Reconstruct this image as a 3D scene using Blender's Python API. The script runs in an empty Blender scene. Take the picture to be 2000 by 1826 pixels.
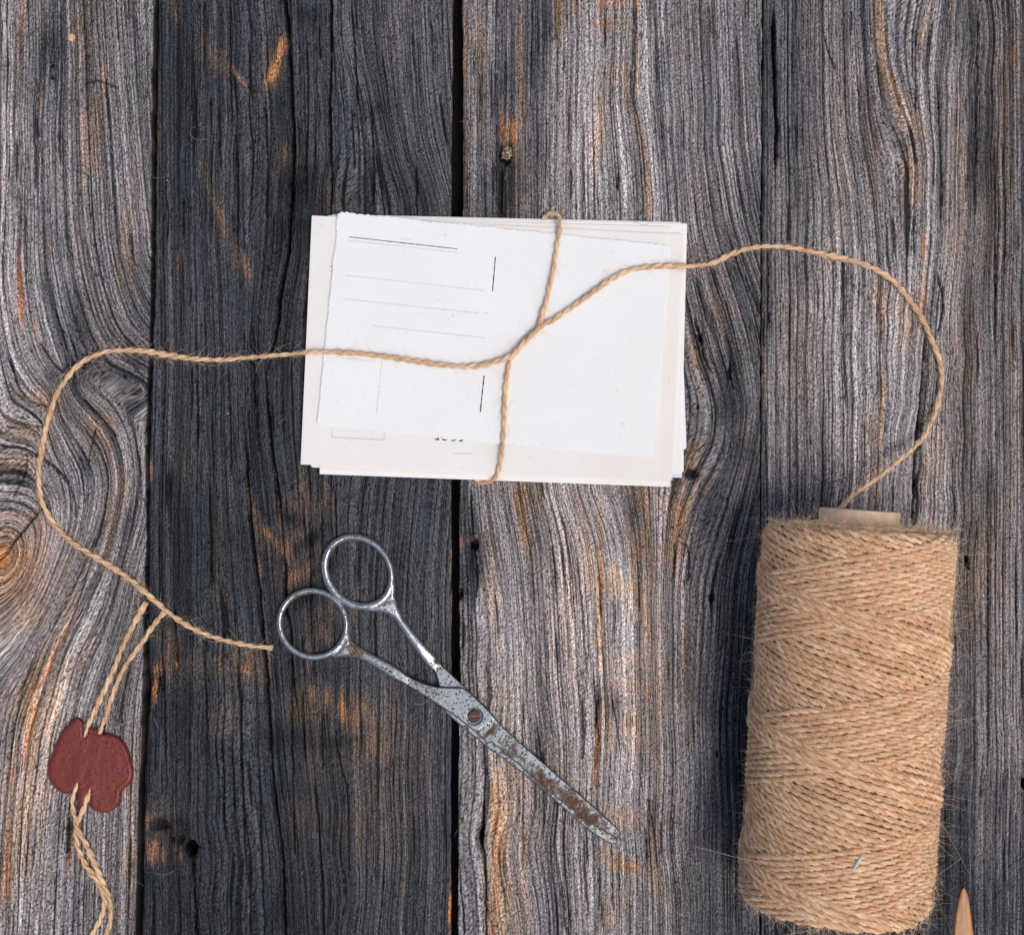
import bpy, math, random
import numpy as np
from math import radians, pi, sin, cos

# ------------------------------------------------------------------ camera, sky, sun, exposure
S = 0.0002            # metres per photograph pixel on the table plane
H = 0.60              # camera height above the planks
scene = bpy.context.scene
C = scene.collection
cam_d = bpy.data.cameras.new('camera')
cam = bpy.data.objects.new('camera', cam_d)
C.objects.link(cam)
cam.location = (0, 0, H)
cam.rotation_euler = (0, 0, 0)
cam_d.sensor_width = 36
cam_d.lens = 36 * H / (2000 * S)
cam_d.clip_start = 0.02
cam_d.clip_end = 100
scene.camera = cam

SUN_EL, SUN_AZ = radians(67), radians(128)     # azimuth clockwise from +Y
world = bpy.data.worlds.new('World')
scene.world = world
world.use_nodes = True
wn = world.node_tree
sky = wn.nodes.new('ShaderNodeTexSky')
sky.sky_type = 'NISHITA'
sky.sun_disc = False
sky.air_density = 0.7
sky.dust_density = 2.5
sky.ozone_density = 0.4
sky.sun_elevation = SUN_EL
sky.sun_rotation = SUN_AZ
wn.links.new(sky.outputs[0], wn.nodes['Background'].inputs[0])
wn.nodes['Background'].inputs[1].default_value = 0.12
sun_d = bpy.data.lights.new('sun', 'SUN')
sun_d.energy = 1.4
sun_d.angle = radians(26)
sun_d.color = (1.0, 0.92, 0.82)
sun = bpy.data.objects.new('sun', sun_d)
C.objects.link(sun)
from mathutils import Vector
sd = Vector((sin(SUN_AZ) * cos(SUN_EL), cos(SUN_AZ) * cos(SUN_EL), sin(SUN_EL)))
sun.rotation_euler = sd.to_track_quat('Z', 'Y').to_euler()
sun.location = (0.3, -0.6, 1.0)
scene.view_settings.view_transform = 'Standard'
scene.view_settings.look = 'None'
scene.view_settings.gamma = 1
scene.view_settings.exposure = 0.44

rng = np.random.default_rng(7)
random.seed(7)

# ------------------------------------------------------------------ helpers
def world_xy(px, py, z=0.0):
    """point seen at photograph pixel px, py lying z metres above the planks"""
    k = (1 - np.asarray(z, float) / H) * S
    return (np.asarray(px, float) - 1000) * k, (913 - np.asarray(py, float)) * k

def mesh_np(name, V, F, mat=None, smooth=True, attrs=None):
    V = np.asarray(V, np.float32); F = np.asarray(F, np.int32)
    me = bpy.data.meshes.new(name)
    me.vertices.add(len(V)); me.vertices.foreach_set('co', V.ravel())
    k = F.shape[1]
    me.loops.add(F.size); me.loops.foreach_set('vertex_index', F.ravel())
    me.polygons.add(len(F))
    me.polygons.foreach_set('loop_start', np.arange(0, F.size, k, dtype=np.int32))
    me.polygons.foreach_set('loop_total', np.full(len(F), k, np.int32))
    me.update(calc_edges=True)
    me.polygons.foreach_set('use_smooth', np.full(len(F), smooth))
    if attrs:
        for an, (typ, arr) in attrs.items():
            a = me.attributes.new(an, typ, 'POINT')
            arr = np.asarray(arr, np.float32)
            a.data.foreach_set('vector' if typ == 'FLOAT_VECTOR' else ('color' if typ == 'FLOAT_COLOR' else 'value'), arr.ravel())
    if mat: me.materials.append(mat)
    return me

def obj(name, me, parent=None):
    o = bpy.data.objects.new(name, me)
    C.objects.link(o)
    if parent: o.parent = parent
    return o

def thing(name, label, cat, loc=(0, 0, 0), group=None):
    o = bpy.data.objects.new(name, None)
    C.objects.link(o); o.location = loc; o.empty_display_size = 0.01
    o['label'] = label; o['category'] = cat
    if group: o['group'] = group
    return o

def shift(me, loc):
    """mesh built in world space, moved so that it sits under a parent at loc"""
    n = len(me.vertices); a = np.empty(n * 3, np.float32)
    me.vertices.foreach_get('co', a); a = a.reshape(-1, 3) - np.asarray(loc, np.float32)
    me.vertices.foreach_set('co', a.ravel()); me.update()
    return me

def _h(ix, iy, seed):
    h = (ix.astype(np.int64) * 374761393 + iy.astype(np.int64) * 668265263 + seed * 2147483647 * 31) & 0xffffffff
    h = ((h ^ (h >> 13)) * 1274126177) & 0xffffffff
    h = ((h ^ (h >> 15)) * 2246822519) & 0xffffffff
    return ((h ^ (h >> 16)) & 0xffffff) / 16777215.0

def vn(x, y, seed=0):
    ix = np.floor(x); iy = np.floor(y); fx = x - ix; fy = y - iy
    fx = fx * fx * (3 - 2 * fx); fy = fy * fy * (3 - 2 * fy)
    a = _h(ix, iy, seed); b = _h(ix + 1, iy, seed); c = _h(ix, iy + 1, seed); d = _h(ix + 1, iy + 1, seed)
    return (a * (1 - fx) + b * fx) * (1 - fy) + (c * (1 - fx) + d * fx) * fy

def fbm(x, y, o=3, seed=0):
    t = 0; a = 1; s = 0
    for i in range(o):
        t = t + a * vn(x * 2 ** i + 13.7 * i, y * 2 ** i + 7.1 * i, seed + i); s += a; a *= 0.5
    return t / s

def sst(a, b, x):
    t = np.clip((x - a) / (b - a), 0, 1); return t * t * (3 - 2 * t)

def catmull(P, step=3.0, closed=False):
    P = np.asarray(P, float)
    if closed: P = np.vstack([P[-1], P, P[0], P[1]])
    else: P = np.vstack([2 * P[0] - P[1], P, 2 * P[-1] - P[-2]])
    out = []
    for i in range(1, len(P) - 2):
        p0, p1, p2, p3 = P[i - 1:i + 3]
        n = max(2, int(np.linalg.norm(p2[:2] - p1[:2]) / step))
        t = np.linspace(0, 1, n, endpoint=False)[:, None]
        out.append(0.5 * ((2 * p1) + (-p0 + p2) * t + (2 * p0 - 5 * p1 + 4 * p2 - p3) * t ** 2 + (-p0 + 3 * p1 - 3 * p2 + p3) * t ** 3))
    if not closed: out.append(P[-2][None])
    return np.vstack(out)

# ------------------------------------------------------------------ node helpers
def new_mat(name):
    m = bpy.data.materials.new(name); m.use_nodes = True
    nt = m.node_tree; b = nt.nodes['Principled BSDF']
    return m, nt, b

class N:
    def __init__(s, nt): s.nt = nt
    def node(s, t, **kw):
        n = s.nt.nodes.new(t)
        for k, v in kw.items(): setattr(n, k, v)
        return n
    def link(s, a, b): s.nt.links.new(a, b)
    def put(s, v, sock):
        if hasattr(v, 'is_output') or hasattr(v, 'links'): s.link(v, sock)
        else: sock.default_value = v
    def math(s, op, a, b=0.0, c=None, clamp=False):
        n = s.node('ShaderNodeMath', operation=op); n.use_clamp = clamp
        s.put(a, n.inputs[0]); s.put(b, n.inputs[1])
        if c is not None: s.put(c, n.inputs[2])
        return n.outputs[0]
    def mix(s, f, a, b, blend='MIX'):
        n = s.node('ShaderNodeMix', data_type='RGBA', blend_type=blend)
        s.put(f, n.inputs[0]); s.put(a, n.inputs[6]); s.put(b, n.inputs[7])
        return n.outputs[2]
    def noise(s, vec, scale=1.0, detail=3.0, rough=0.5, dim='3D'):
        n = s.node('ShaderNodeTexNoise', noise_dimensions=dim)
        if vec is not None: s.link(vec, n.inputs['Vector'])
        n.inputs['Scale'].default_value = scale; n.inputs['Detail'].default_value = detail
        n.inputs['Roughness'].default_value = rough
        return n.outputs[0]
    def attr(s, name, out='Vector'):
        n = s.node('ShaderNodeAttribute', attribute_name=name); return n.outputs[out]
    def vscale(s, v, x, y, z=1.0):
        n = s.node('ShaderNodeVectorMath', operation='MULTIPLY'); s.link(v, n.inputs[0]); n.inputs[1].default_value = (x, y, z)
        return n.outputs[0]
    def rng(s, v, a, b, c=0.0, d=1.0, smooth=False):
        n = s.node('ShaderNodeMapRange', interpolation_type='SMOOTHSTEP' if smooth else 'LINEAR')
        s.link(v, n.inputs[0])
        for i, q in enumerate((a, b, c, d)): n.inputs[i + 1].default_value = q
        return n.outputs[0]
    def bump(s, h, strength, dist, b):
        n = s.node('ShaderNodeBump'); n.inputs['Strength'].default_value = strength; n.inputs['Distance'].default_value = dist
        s.link(h, n.inputs['Height']); s.link(n.outputs[0], b.inputs['Normal']); return n

# ------------------------------------------------------------------ weathered wood material
def wood_material():
    m, nt, b = new_mat('weathered_wood'); n = N(nt)
    g = n.attr('grain')                       # (across grain px, along grain px, plank)
    sep = n.node('ShaderNodeSeparateColor'); n.link(n.attr('look', 'Color'), sep.inputs[0])
    tone, warm, fresh = sep.outputs[0], sep.outputs[1], sep.outputs[2]
    salt = n.noise(n.vscale(g, 0.36, 0.20), 1.0, 2.0, 0.85)
    fibre = n.noise(n.vscale(g, 0.42, 0.012), 1.0, 3.0, 0.65)
    pore = n.noise(n.vscale(g, 0.5, 0.05), 1.0, 1.0, 0.5)
    pore_m = n.rng(pore, 0.60, 0.70, 0, 1)
    blot = n.noise(n.vscale(g, 0.012, 0.004), 1.0, 3.0, 0.6)
    # tone modulated by fine wear
    s1 = n.rng(salt, 0.33, 0.67, 0.0, 2.2)
    f1 = n.rng(fibre, 0.30, 0.70, 0.45, 1.62)
    t = n.math('MULTIPLY', tone, s1); t = n.math('MULTIPLY', t, f1)
    t = n.math('MULTIPLY', t, n.rng(pore_m, 0, 1, 1.0, 0.22))
    fleck = n.rng(n.noise(n.vscale(g, 0.75, 0.22), 1.0, 1.0, 0.5), 0.66, 0.74)
    t = n.math('ADD', t, n.math('MULTIPLY', fleck, 0.075))
    cool = n.mix(n.rng(blot, 0.35, 0.65), (1.01, 0.97, 0.985, 1), (1.07, 0.955, 0.965, 1))
    cool = n.mix(n.rng(tone, 0.03, 0.12), (0.86, 0.965, 1.16, 1), cool)
    brown = (1.36, 0.93, 0.62, 1)
    tint = n.mix(n.math('MULTIPLY', warm, 1.0, clamp=True), cool, brown)
    orange = (2.1, 0.88, 0.33, 1)
    tint = n.mix(fresh, tint, orange)
    vm = n.node('ShaderNodeVectorMath', operation='SCALE'); n.link(tint, vm.inputs[0]); n.link(t, vm.inputs['Scale'])
    n.link(vm.outputs[0], b.inputs['Base Color'])
    b.inputs['Roughness'].default_value = 0.72
    b.inputs['Specular IOR Level'].default_value = 0.12
    h = n.math('ADD', n.math('MULTIPLY', salt, 0.6), n.math('MULTIPLY', fibre, 1.0))
    h = n.math('SUBTRACT', h, n.math('MULTIPLY', pore_m, 0.5))
    n.bump(h, 0.9, 0.0005, b)
    return m
M_WOOD = wood_material()

# ------------------------------------------------------------------ grain fields (traced lines, thin plate spline)
def tps(pts, vals, reg=220.0):
    P = np.asarray(pts, float) / 500.0; v = np.asarray(vals, float)
    d2 = ((P[:, None] - P[None]) ** 2).sum(-1)
    K = np.where(d2 > 0, d2 * np.log(np.maximum(d2, 1e-12)), 0) + np.eye(len(P)) * reg * 1e-4
    Q = np.hstack([np.ones((len(P), 1)), P])
    A = np.block([[K, Q], [Q.T, np.zeros((3, 3))]])
    w = np.linalg.solve(A, np.concatenate([v, np.zeros(3)]))
    def f(x, y):
        x = np.asarray(x) / 500.0; y = np.asarray(y) / 500.0
        out = w[-3] + w[-2] * x + w[-1] * y
        for (px, py), c in zip(P, w[:-3]):
            d = (x - px) ** 2 + (y - py) ** 2
            out = out + c * d * np.log(np.maximum(d, 1e-12))
        return out
    return f

def field(lines, x0, x1):
    pts, vals = [], []
    for g, L in lines:
        L = np.asarray(L, float)
        for i in range(len(L) - 1):
            for t in (0, 0.5):
                p = L[i] * (1 - t) + L[i + 1] * t
                pts.append(p); vals.append(g)
        pts.append(L[-1]); vals.append(g)
    f = tps(pts, vals)
    gx = np.arange(x0 - 20, x1 + 30, 10.0); gy = np.arange(-160, 2000, 14.0)
    X, Y = np.meshgrid(gx, gy); Z = f(X, Y)
    def ev(x, y):
        u = np.clip((x - gx[0]) / 10.0, 0, len(gx) - 1.001); v = np.clip((y - gy[0]) / 14.0, 0, len(gy) - 1.001)
        i = u.astype(int); j = v.astype(int); fu = u - i; fv = v - j
        return (Z[j, i] * (1 - fu) + Z[j, i + 1] * fu) * (1 - fv) + (Z[j + 1, i] * (1 - fu) + Z[j + 1, i + 1] * fu) * fv
    return ev

LINES_A = [
    (-100, [(-110, -100), (-110, 400), (-120, 800)]), (-130, [(-110, 1000), (-110, 1200)]), (0, [(-100, 1700), (-100, 1930)]),
    (42, [(42, -100), (42, 0), (45, 300), (35, 500), (45, 620), (66, 700), (100, 745)]),
    (0, [(0, -100), (0, 300), (0, 600), (20, 700), (50, 770), (108, 794)]),
    (100, [(100, -100), (100, 0), (102, 123), (92, 263), (95, 385), (102, 508), (119, 596), (141, 672), (152, 699)]),
    (168, [(160, -100), (164, 0), (172, 175), (181, 315), (186, 438), (210, 561), (238, 640), (275, 680)]),
    (224, [(224, -100), (224, 0), (245, 210), (261, 386), (277, 526), (294, 578)]),
    (263, [(263, -100), (263, 0), (270, 175), (277, 315), (291, 490)]),
    (110, [(170, 728), (230, 740), (290, 770)]),
    (-20, [(0, 800), (45, 835), (95, 850)]),
    (50, [(120, 800), (148, 823), (187, 869), (210, 929), (204, 994), (190, 1050), (165, 1110), (122, 1187), (74, 1261), (30, 1410), (11, 1594), (0, 1826)]),
    (90, [(150, 760), (204, 800), (236, 860), (246, 945), (230, 1011), (210, 1093), (180, 1159), (111, 1317), (74, 1446), (59, 1594), (48, 1826), (46, 1930)]),
    (130, [(177, 748), (230, 784), (268, 850), (278, 920), (276, 994), (260, 1076), (232, 1191), (178, 1317), (156, 1391), (126, 1594), (111, 1826), (110, 1930)]),
    (200, [(290, 1100), (262, 1250), (222, 1409), (212, 1600), (207, 1826), (206, 1930)]),
    (240, [(290, 1220), (267, 1335), (259, 1483), (256, 1668), (252, 1826), (252, 1930)]),
    (-5, [(100, 880), (140, 930), (140, 1010), (110, 1090), (75, 1180), (30, 1270), (-30, 1330)]),
    (-60, [(60, 900), (-40, 930), (92, 980), (105, 1040), (75, 1130), (30, 1205), (-30, 1250)]),
    (-110, [(40, 1010), (62, 1050), (50, 1110), (15, 1160), (-30, 1185), (-40, 1030)]),
    (-160, [(20, 1050), (30, 1085), (5, 1130)]), (-190, [(3, 1092)]),
]
LINES_B = [(x, [(x, -100), (x, 150), (x, 400), (x + 4, 700), (x - 2, 1000), (x + 2, 1300), (x, 1600), (x, 1930)]) for x in (290, 340, 400)]
LINES_B += [
    (470, [(462, -100), (464, 0), (462, 300), (466, 500), (473, 715), (475, 843), (486, 961), (496, 1076), (508, 1190), (516, 1261), (524, 1357), (533, 1520), (552, 1668), (557, 1826), (558, 1930)]),
    (540, [(556, -100), (557, 0), (566, 116), (573, 266), (572, 336), (564, 484), (547, 575), (530, 700), (533, 863), (545, 945), (558, 1093), (566, 1209), (578, 1335), (592, 1470), (605, 1600), (618, 1826), (620, 1930)]),
    (640, [(647, -100), (647, 0), (645, 172), (648, 345), (645, 420), (640, 700), (640, 1000), (650, 1300), (655, 1500), (660, 1826), (660, 1930)]),
    (686, [(686, -100), (686, 0), (690, 58), (702, 126), (721, 170), (735, 250), (750, 350), (760, 430), (730, 800), (700, 1000), (702, 1300), (704, 1600), (704, 1930)]),
    (732, [(732, -100), (732, 0), (737, 138), (758, 230), (776, 299), (813, 391), (800, 700), (760, 960), (742, 1150), (745, 1400), (748, 1930)]),
    (774, [(774, -100), (774, 0), (785, 115), (790, 207), (804, 299), (831, 368), (847, 420), (840, 700), (800, 960), (785, 1150), (786, 1400), (787, 1930)]),
    (831, [(831, -100), (831, 0), (836, 138), (847, 230), (880, 368), (880, 700), (850, 960), (832, 1150), (834, 1400), (836, 1930)]),
    (857, [(857, -100), (857, 0), (866, 161), (880, 276)]), (872, [(878, 960), (866, 1150), (868, 1930)]),
]
LINES_C = [(x, [(x, -100), (x, 150), (x, 400), (x, 700), (x, 950)]) for x in (900, 950, 1000, 1060, 1120)]
LINES_C += [
    (905, [(905, 1000), (905, 1300), (905, 1550), (906, 1930)]),
    (945, [(947, 949), (956, 1050), (968, 1116), (987, 1209), (993, 1364), (996, 1826), (996, 1930)]),
    (922, [(919, 961), (925, 1038), (931, 1100), (935, 1300), (940, 1500), (925, 1640), (946, 1720), (948, 1826), (948, 1930)]),
    (1005, [(1009, 961), (1030, 1085), (1034, 1209), (1038, 1364), (1040, 1930)]),
    (1090, [(1096, 945), (1127, 1085), (1139, 1209), (1148, 1364), (1150, 1930)]),
    (1125, [(1130, 955), (1158, 1038), (1170, 1116), (1173, 1209), (1176, 1333), (1178, 1930)]),
    (1145, [(1145, -100), (1148, 0), (1149, 120), (1142, 200), (1142, 400), (1150, 700)]),
    (1180, [(1185, 960), (1212, 1032), (1222, 1100), (1228, 1209), (1232, 1400), (1234, 1930)]),
    (1243, [(1243, -100), (1243, 0), (1240, 141), (1239, 188), (1255, 283), (1266, 400), (1268, 600), (1262, 960), (1266, 1085), (1270, 1209), (1274, 1400), (1276, 1930)]),
    (1273, [(1273, -100), (1273, 0), (1278, 141), (1285, 283), (1292, 430), (1300, 600), (1305, 800), (1303, 960), (1296, 1085), (1290, 1209), (1290, 1395), (1292, 1930)]),
    (1323, [(1323, -100), (1323, 0), (1338, 230), (1346, 383), (1365, 575), (1396, 700), (1426, 800), (1424, 885), (1376, 970), (1347, 1054), (1333, 1147), (1334, 1302), (1334, 1930)]),
    (1300, [(1350, 606), (1386, 733), (1396, 794), (1386, 865), (1350, 935), (1322, 1010), (1312, 1150)]),
    (1352, [(1352, -100), (1354, 300), (1377, 460), (1415, 575), (1446, 690), (1462, 800), (1450, 880), (1420, 1000), (1385, 1120), (1372, 1300), (1372, 1930)]),
    (1400, [(1392, -100), (1392, 0), (1400, 268), (1426, 422), (1461, 537), (1484, 613)]),
    (1395, [(1486, 860), (1460, 1000), (1434, 1120), (1420, 1300), (1420, 1930)]),
    (1440, [(1440, -100), (1440, 0), (1446, 250), (1468, 400), (1484, 480)]), (1470, [(1470, -100), (1472, 100), (1480, 250)]),
    (1450, [(1486, 1080), (1476, 1300), (1474, 1930)]),
]
LINES_D = [(x, [(x, -100), (x, 0), (x, 300), (x, 700), (x, 1000), (x, 1400), (x, 1930)]) for x in (1487, 1530, 1575, 1910, 1960, 2010, 2080, 2130)]
LINES_D += [
    (1630, [(1630, -100), (1630, 0), (1633, 230), (1650, 383), (1660, 498), (1655, 700), (1655, 1930)]),
    (1700, [(1700, -100), (1700, 0), (1706, 230), (1733, 345), (1741, 498), (1736, 700), (1730, 1000), (1725, 1930)]),
    (1722, [(1718, -100), (1718, 0), (1727, 115), (1758, 211), (1785, 260), (1796, 345), (1795, 500), (1790, 640), (1780, 800), (1765, 1000), (1760, 1930)]),
    (1762, [(1832, -100), (1828, 0), (1818, 57), (1810, 153), (1808, 250)]),
    (1800, [(1863, -100), (1863, 0), (1852, 192), (1840, 345), (1840, 460), (1829, 537), (1815, 640), (1803, 758), (1790, 872), (1783, 1021), (1780, 1930)]),
    (1860, [(1890, -100), (1888, 0), (1884, 300), (1880, 700), (1875, 1000), (1868, 1930)]),
]

# cracks: (width px, depth mm, points)
CRACKS = {
 'A': [(5, 4, [(-100, 890), (0, 876), (33, 873), (76, 892), (108, 915), (131, 940)]), (4, 3, [(80, 994), (33, 1050), (0, 1093), (-60, 1130)]),
       (3, 2, [(145, 823), (187, 869), (210, 929), (204, 994), (194, 1044), (177, 1086)]), (3, 2, [(164, 781), (190, 810), (204, 823), (225, 850)]),
       (3, 1.6, [(187, 835), (181, 856), (171, 909)]), (3, 1.6, [(52, 885), (48, 925), (25, 970)]), (3, 1.5, [(137, 950), (146, 985), (148, 1010)]),
       (4, 2, [(80, 672), (100, 705), (124, 728), (145, 735)]), (6, 3, [(128, 742), (155, 712), (190, 690)]), (3, 1.5, [(250, 700), (272, 728), (292, 745)]),
       (3, 1.6, [(108, 600), (115, 633), (141, 672), (150, 699)]), (3, 1.2, [(20, 700), (36, 758), (66, 787), (108, 794)]), (3, 1.2, [(170, 162), (195, 158), (230, 172)]),
       (3, 1.4, [(20, 817), (56, 830), (92, 835)]), (3, 1.4, [(180, 1086), (150, 1180), (120, 1260)]), (3, 1.2, [(74, 1261), (45, 1340), (28, 1420), (14, 1540)]),
       (3, 1.5, [(135, 1590), (133, 1650), (133, 1700)])],
 'B': [(7, 6, [(557, -100), (557, 0), (562, 46), (566, 116), (573, 266), (572, 336), (564, 484), (547, 575), (541, 640), (520, 731)]),
       (5, 5, [(516, 700), (529, 863), (542, 945), (555, 1093), (560, 1200), (565, 1209), (574, 1335), (585, 1409)]),
       (5, 5, [(473, 800), (486, 961), (496, 1076), (507, 1150), (516, 1261), (524, 1357), (533, 1520), (552, 1668), (557, 1826), (558, 1930)]),
       (5, 4, [(647, -100), (647, 0), (647, 69), (645, 172), (646, 287), (648, 345), (645, 440)]),
       (4, 2.5, [(686, 0), (692, 92), (696, 161), (698, 207)]), (4, 2.5, [(724, 202), (728, 287), (730, 345), (729, 400)]),
       (3, 2, [(622, 46), (625, 115)]), (3, 2, [(686, 207), (690, 287), (692, 330)]), (3, 2, [(598, 60), (601, 190), (598, 330), (599, 400)]),
       (3, 2, [(449, 0), (450, 120), (452, 245)]), (3, 2.2, [(487, 80), (487, 210), (494, 315), (485, 456)]), (3, 2, [(461, 245), (463, 386), (464, 508)]),
       (3, 1.8, [(398, -60), (398, 18), (400, 140)]), (3, 1.8, [(428, 210), (430, 330)]), (3, 1.8, [(518, 180), (522, 330), (520, 420)]),
       (3, 2, [(322, 380), (328, 420), (326, 470)]), (3, 2, [(463, 1266), (470, 1427), (479, 1653), (486, 1731)]), (3, 2, [(570, 1292), (570, 1460), (573, 1563), (576, 1666)]),
       (3, 2, [(591, 1343), (595, 1485)]), (4, 3, [(613, 1500), (621, 1602), (628, 1698), (631, 1795), (632, 1930)]), (3, 2, [(628, 1390), (631, 1505)]),
       (3, 2, [(653, 1440), (668, 1500), (679, 1563), (682, 1711)]), (5, 4, [(376, 1660), (380, 1740), (383, 1821), (383, 1930)]), (3, 2, [(434, 1440), (436, 1511), (440, 1640)]),
       (3, 2, [(318, 1280), (322, 1420), (325, 1560)]), (3, 2, [(340, 1180), (348, 1300)]), (3, 2, [(410, 950), (414, 1150)]), (3, 2, [(590, 960), (596, 1060)]), (3, 2, [(604, 1020), (608, 1260)]),
       (3, 2, [(628, 1000), (632, 1120)]), (3, 2, [(655, 960), (658, 1090)]), (3, 1.8, [(380, 620), (386, 800), (388, 880)]), (3, 1.8, [(445, 720), (452, 930)]), (3, 1.8, [(495, 640), (498, 800)]),
       (3, 2, [(398, 1250), (404, 1420), (408, 1500)]), (3, 2, [(350, 1700), (354, 1930)]), (3, 2, [(505, 1500), (512, 1700), (516, 1826)]), (3, 2, [(813, 320), (814, 420)])],
 'C': [(4, 4, [(945, 1536), (944, 1613), (942, 1644), (948, 1691), (950, 1826), (950, 1930)]), (4, 3, [(919, 950), (923, 1038), (931, 1100), (931, 1165)]),
       (3, 1.5, [(982, 330), (979, 420)]), (3, 1.5, [(1101, 115), (1101, 130), (1096, 137)]), (3, 1.5, [(1242, 0), (1240, 141), (1239, 190), (1254, 283), (1262, 380)]),
       (3, 1.5, [(1141, 240), (1140, 330), (1143, 420)]), (3, 1.5, [(1115, 330), (1117, 360), (1115, 385)]), (3, 1.5, [(1207, 330), (1207, 370)]),
       (4, 3, [(1355, 620), (1368, 660), (1376, 700), (1392, 730)]), (3, 2, [(1425, 700), (1430, 750), (1443, 765)]), (3, 2, [(1455, 537), (1484, 613)]),
       (3, 1.5, [(1127, 1085), (1139, 1209), (1148, 1364)]), (3, 1.5, [(1170, 1116), (1173, 1209)]), (3, 1.5, [(1332, 1060), (1345, 1075), (1344, 1130), (1334, 1135)]), (3, 1.5, [(1318, 1060), (1316, 1110), (1310, 1135)]),
       (3, 1.6, [(1170, 1355), (1165, 1400), (1168, 1440), (1163, 1500)]), (3, 1.6, [(1194, 1362), (1205, 1420), (1212, 1470)]), (3, 1.5, [(1195, 1640), (1197, 1780)]), (3, 1.3, [(1265, 1560), (1278, 1630), (1284, 1700)]),
       (3, 1.4, [(1140, 1640), (1142, 1700), (1150, 1790)]), (3, 1.5, [(1060, 1460), (1062, 1640)]), (3, 1.5, [(1096, 1000), (1110, 1085), (1118, 1209)]), (3, 1.4, [(1021, 1330), (1021, 1700)])],
 'D': [(8, 6, [(1512, 12), (1511, 60), (1513, 150), (1516, 220), (1518, 260), (1515, 300), (1515, 335)]), (5, 5, [(1812, 600), (1806, 672), (1800, 758), (1789, 872), (1783, 1021), (1782, 1400)]),
       (4, 2, [(1832, 534), (1836, 556), (1843, 586), (1837, 632), (1827, 657)]), (4, 2, [(1664, 20), (1663, 60)]), (3, 1.6, [(1789, 60), (1789, 220)]), (3, 1.5, [(1610, 70), (1618, 100), (1632, 140)]),
       (3, 1.5, [(1786, 420), (1786, 500)]), (3, 1.5, [(1742, 420), (1748, 500)]), (5, 3, [(1888, 1085), (1890, 1110)]), (4, 3, [(1996, 1515), (2000, 1540)]), (3, 2, [(1500, 480), (1500, 640)]),
       (3, 1.5, [(1830, 150), (1838, 330), (1838, 450)]), (3, 1.5, [(1912, 0), (1908, 200), (1905, 420)]), (3, 1.5, [(1945, 300), (1943, 700)]), (3, 1.5, [(1930, 900), (1930, 1500)])],
}
# holes: x, y, rx, ry, depth mm
HOLES = {
 'A': [(158, 712, 16, 8, 1.5), (133, 1635, 5, 45, 2.5), (102, 128, 5, 4, 2), (101, 152, 3, 3, 2)],
 'B': [(374, 1655, 13, 17, 9), (310, 1610, 20, 14, 2), (345, 1640, 16, 9, 2.5), (306, 1330, 10, 26, 1.5), (346, 1300, 7, 5, 1.5)],
 'C': [(927, 1063, 8, 13, 5), (988, 300, 15, 22, 3.5), (900, 1160, 4, 12, 3), (1368, 660, 5, 10, 2.5), (1350, 925, 14, 12, 1.5), (1390, 1168, 7, 12, 2), (1400, 1472, 4, 9, 1.5), (941, 1632, 6, 16, 4), (1424, 728, 5, 14, 1.5)],
 'D': [(1889, 1098, 5, 14, 3), (1999, 1530, 5, 10, 4)],
}
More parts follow.
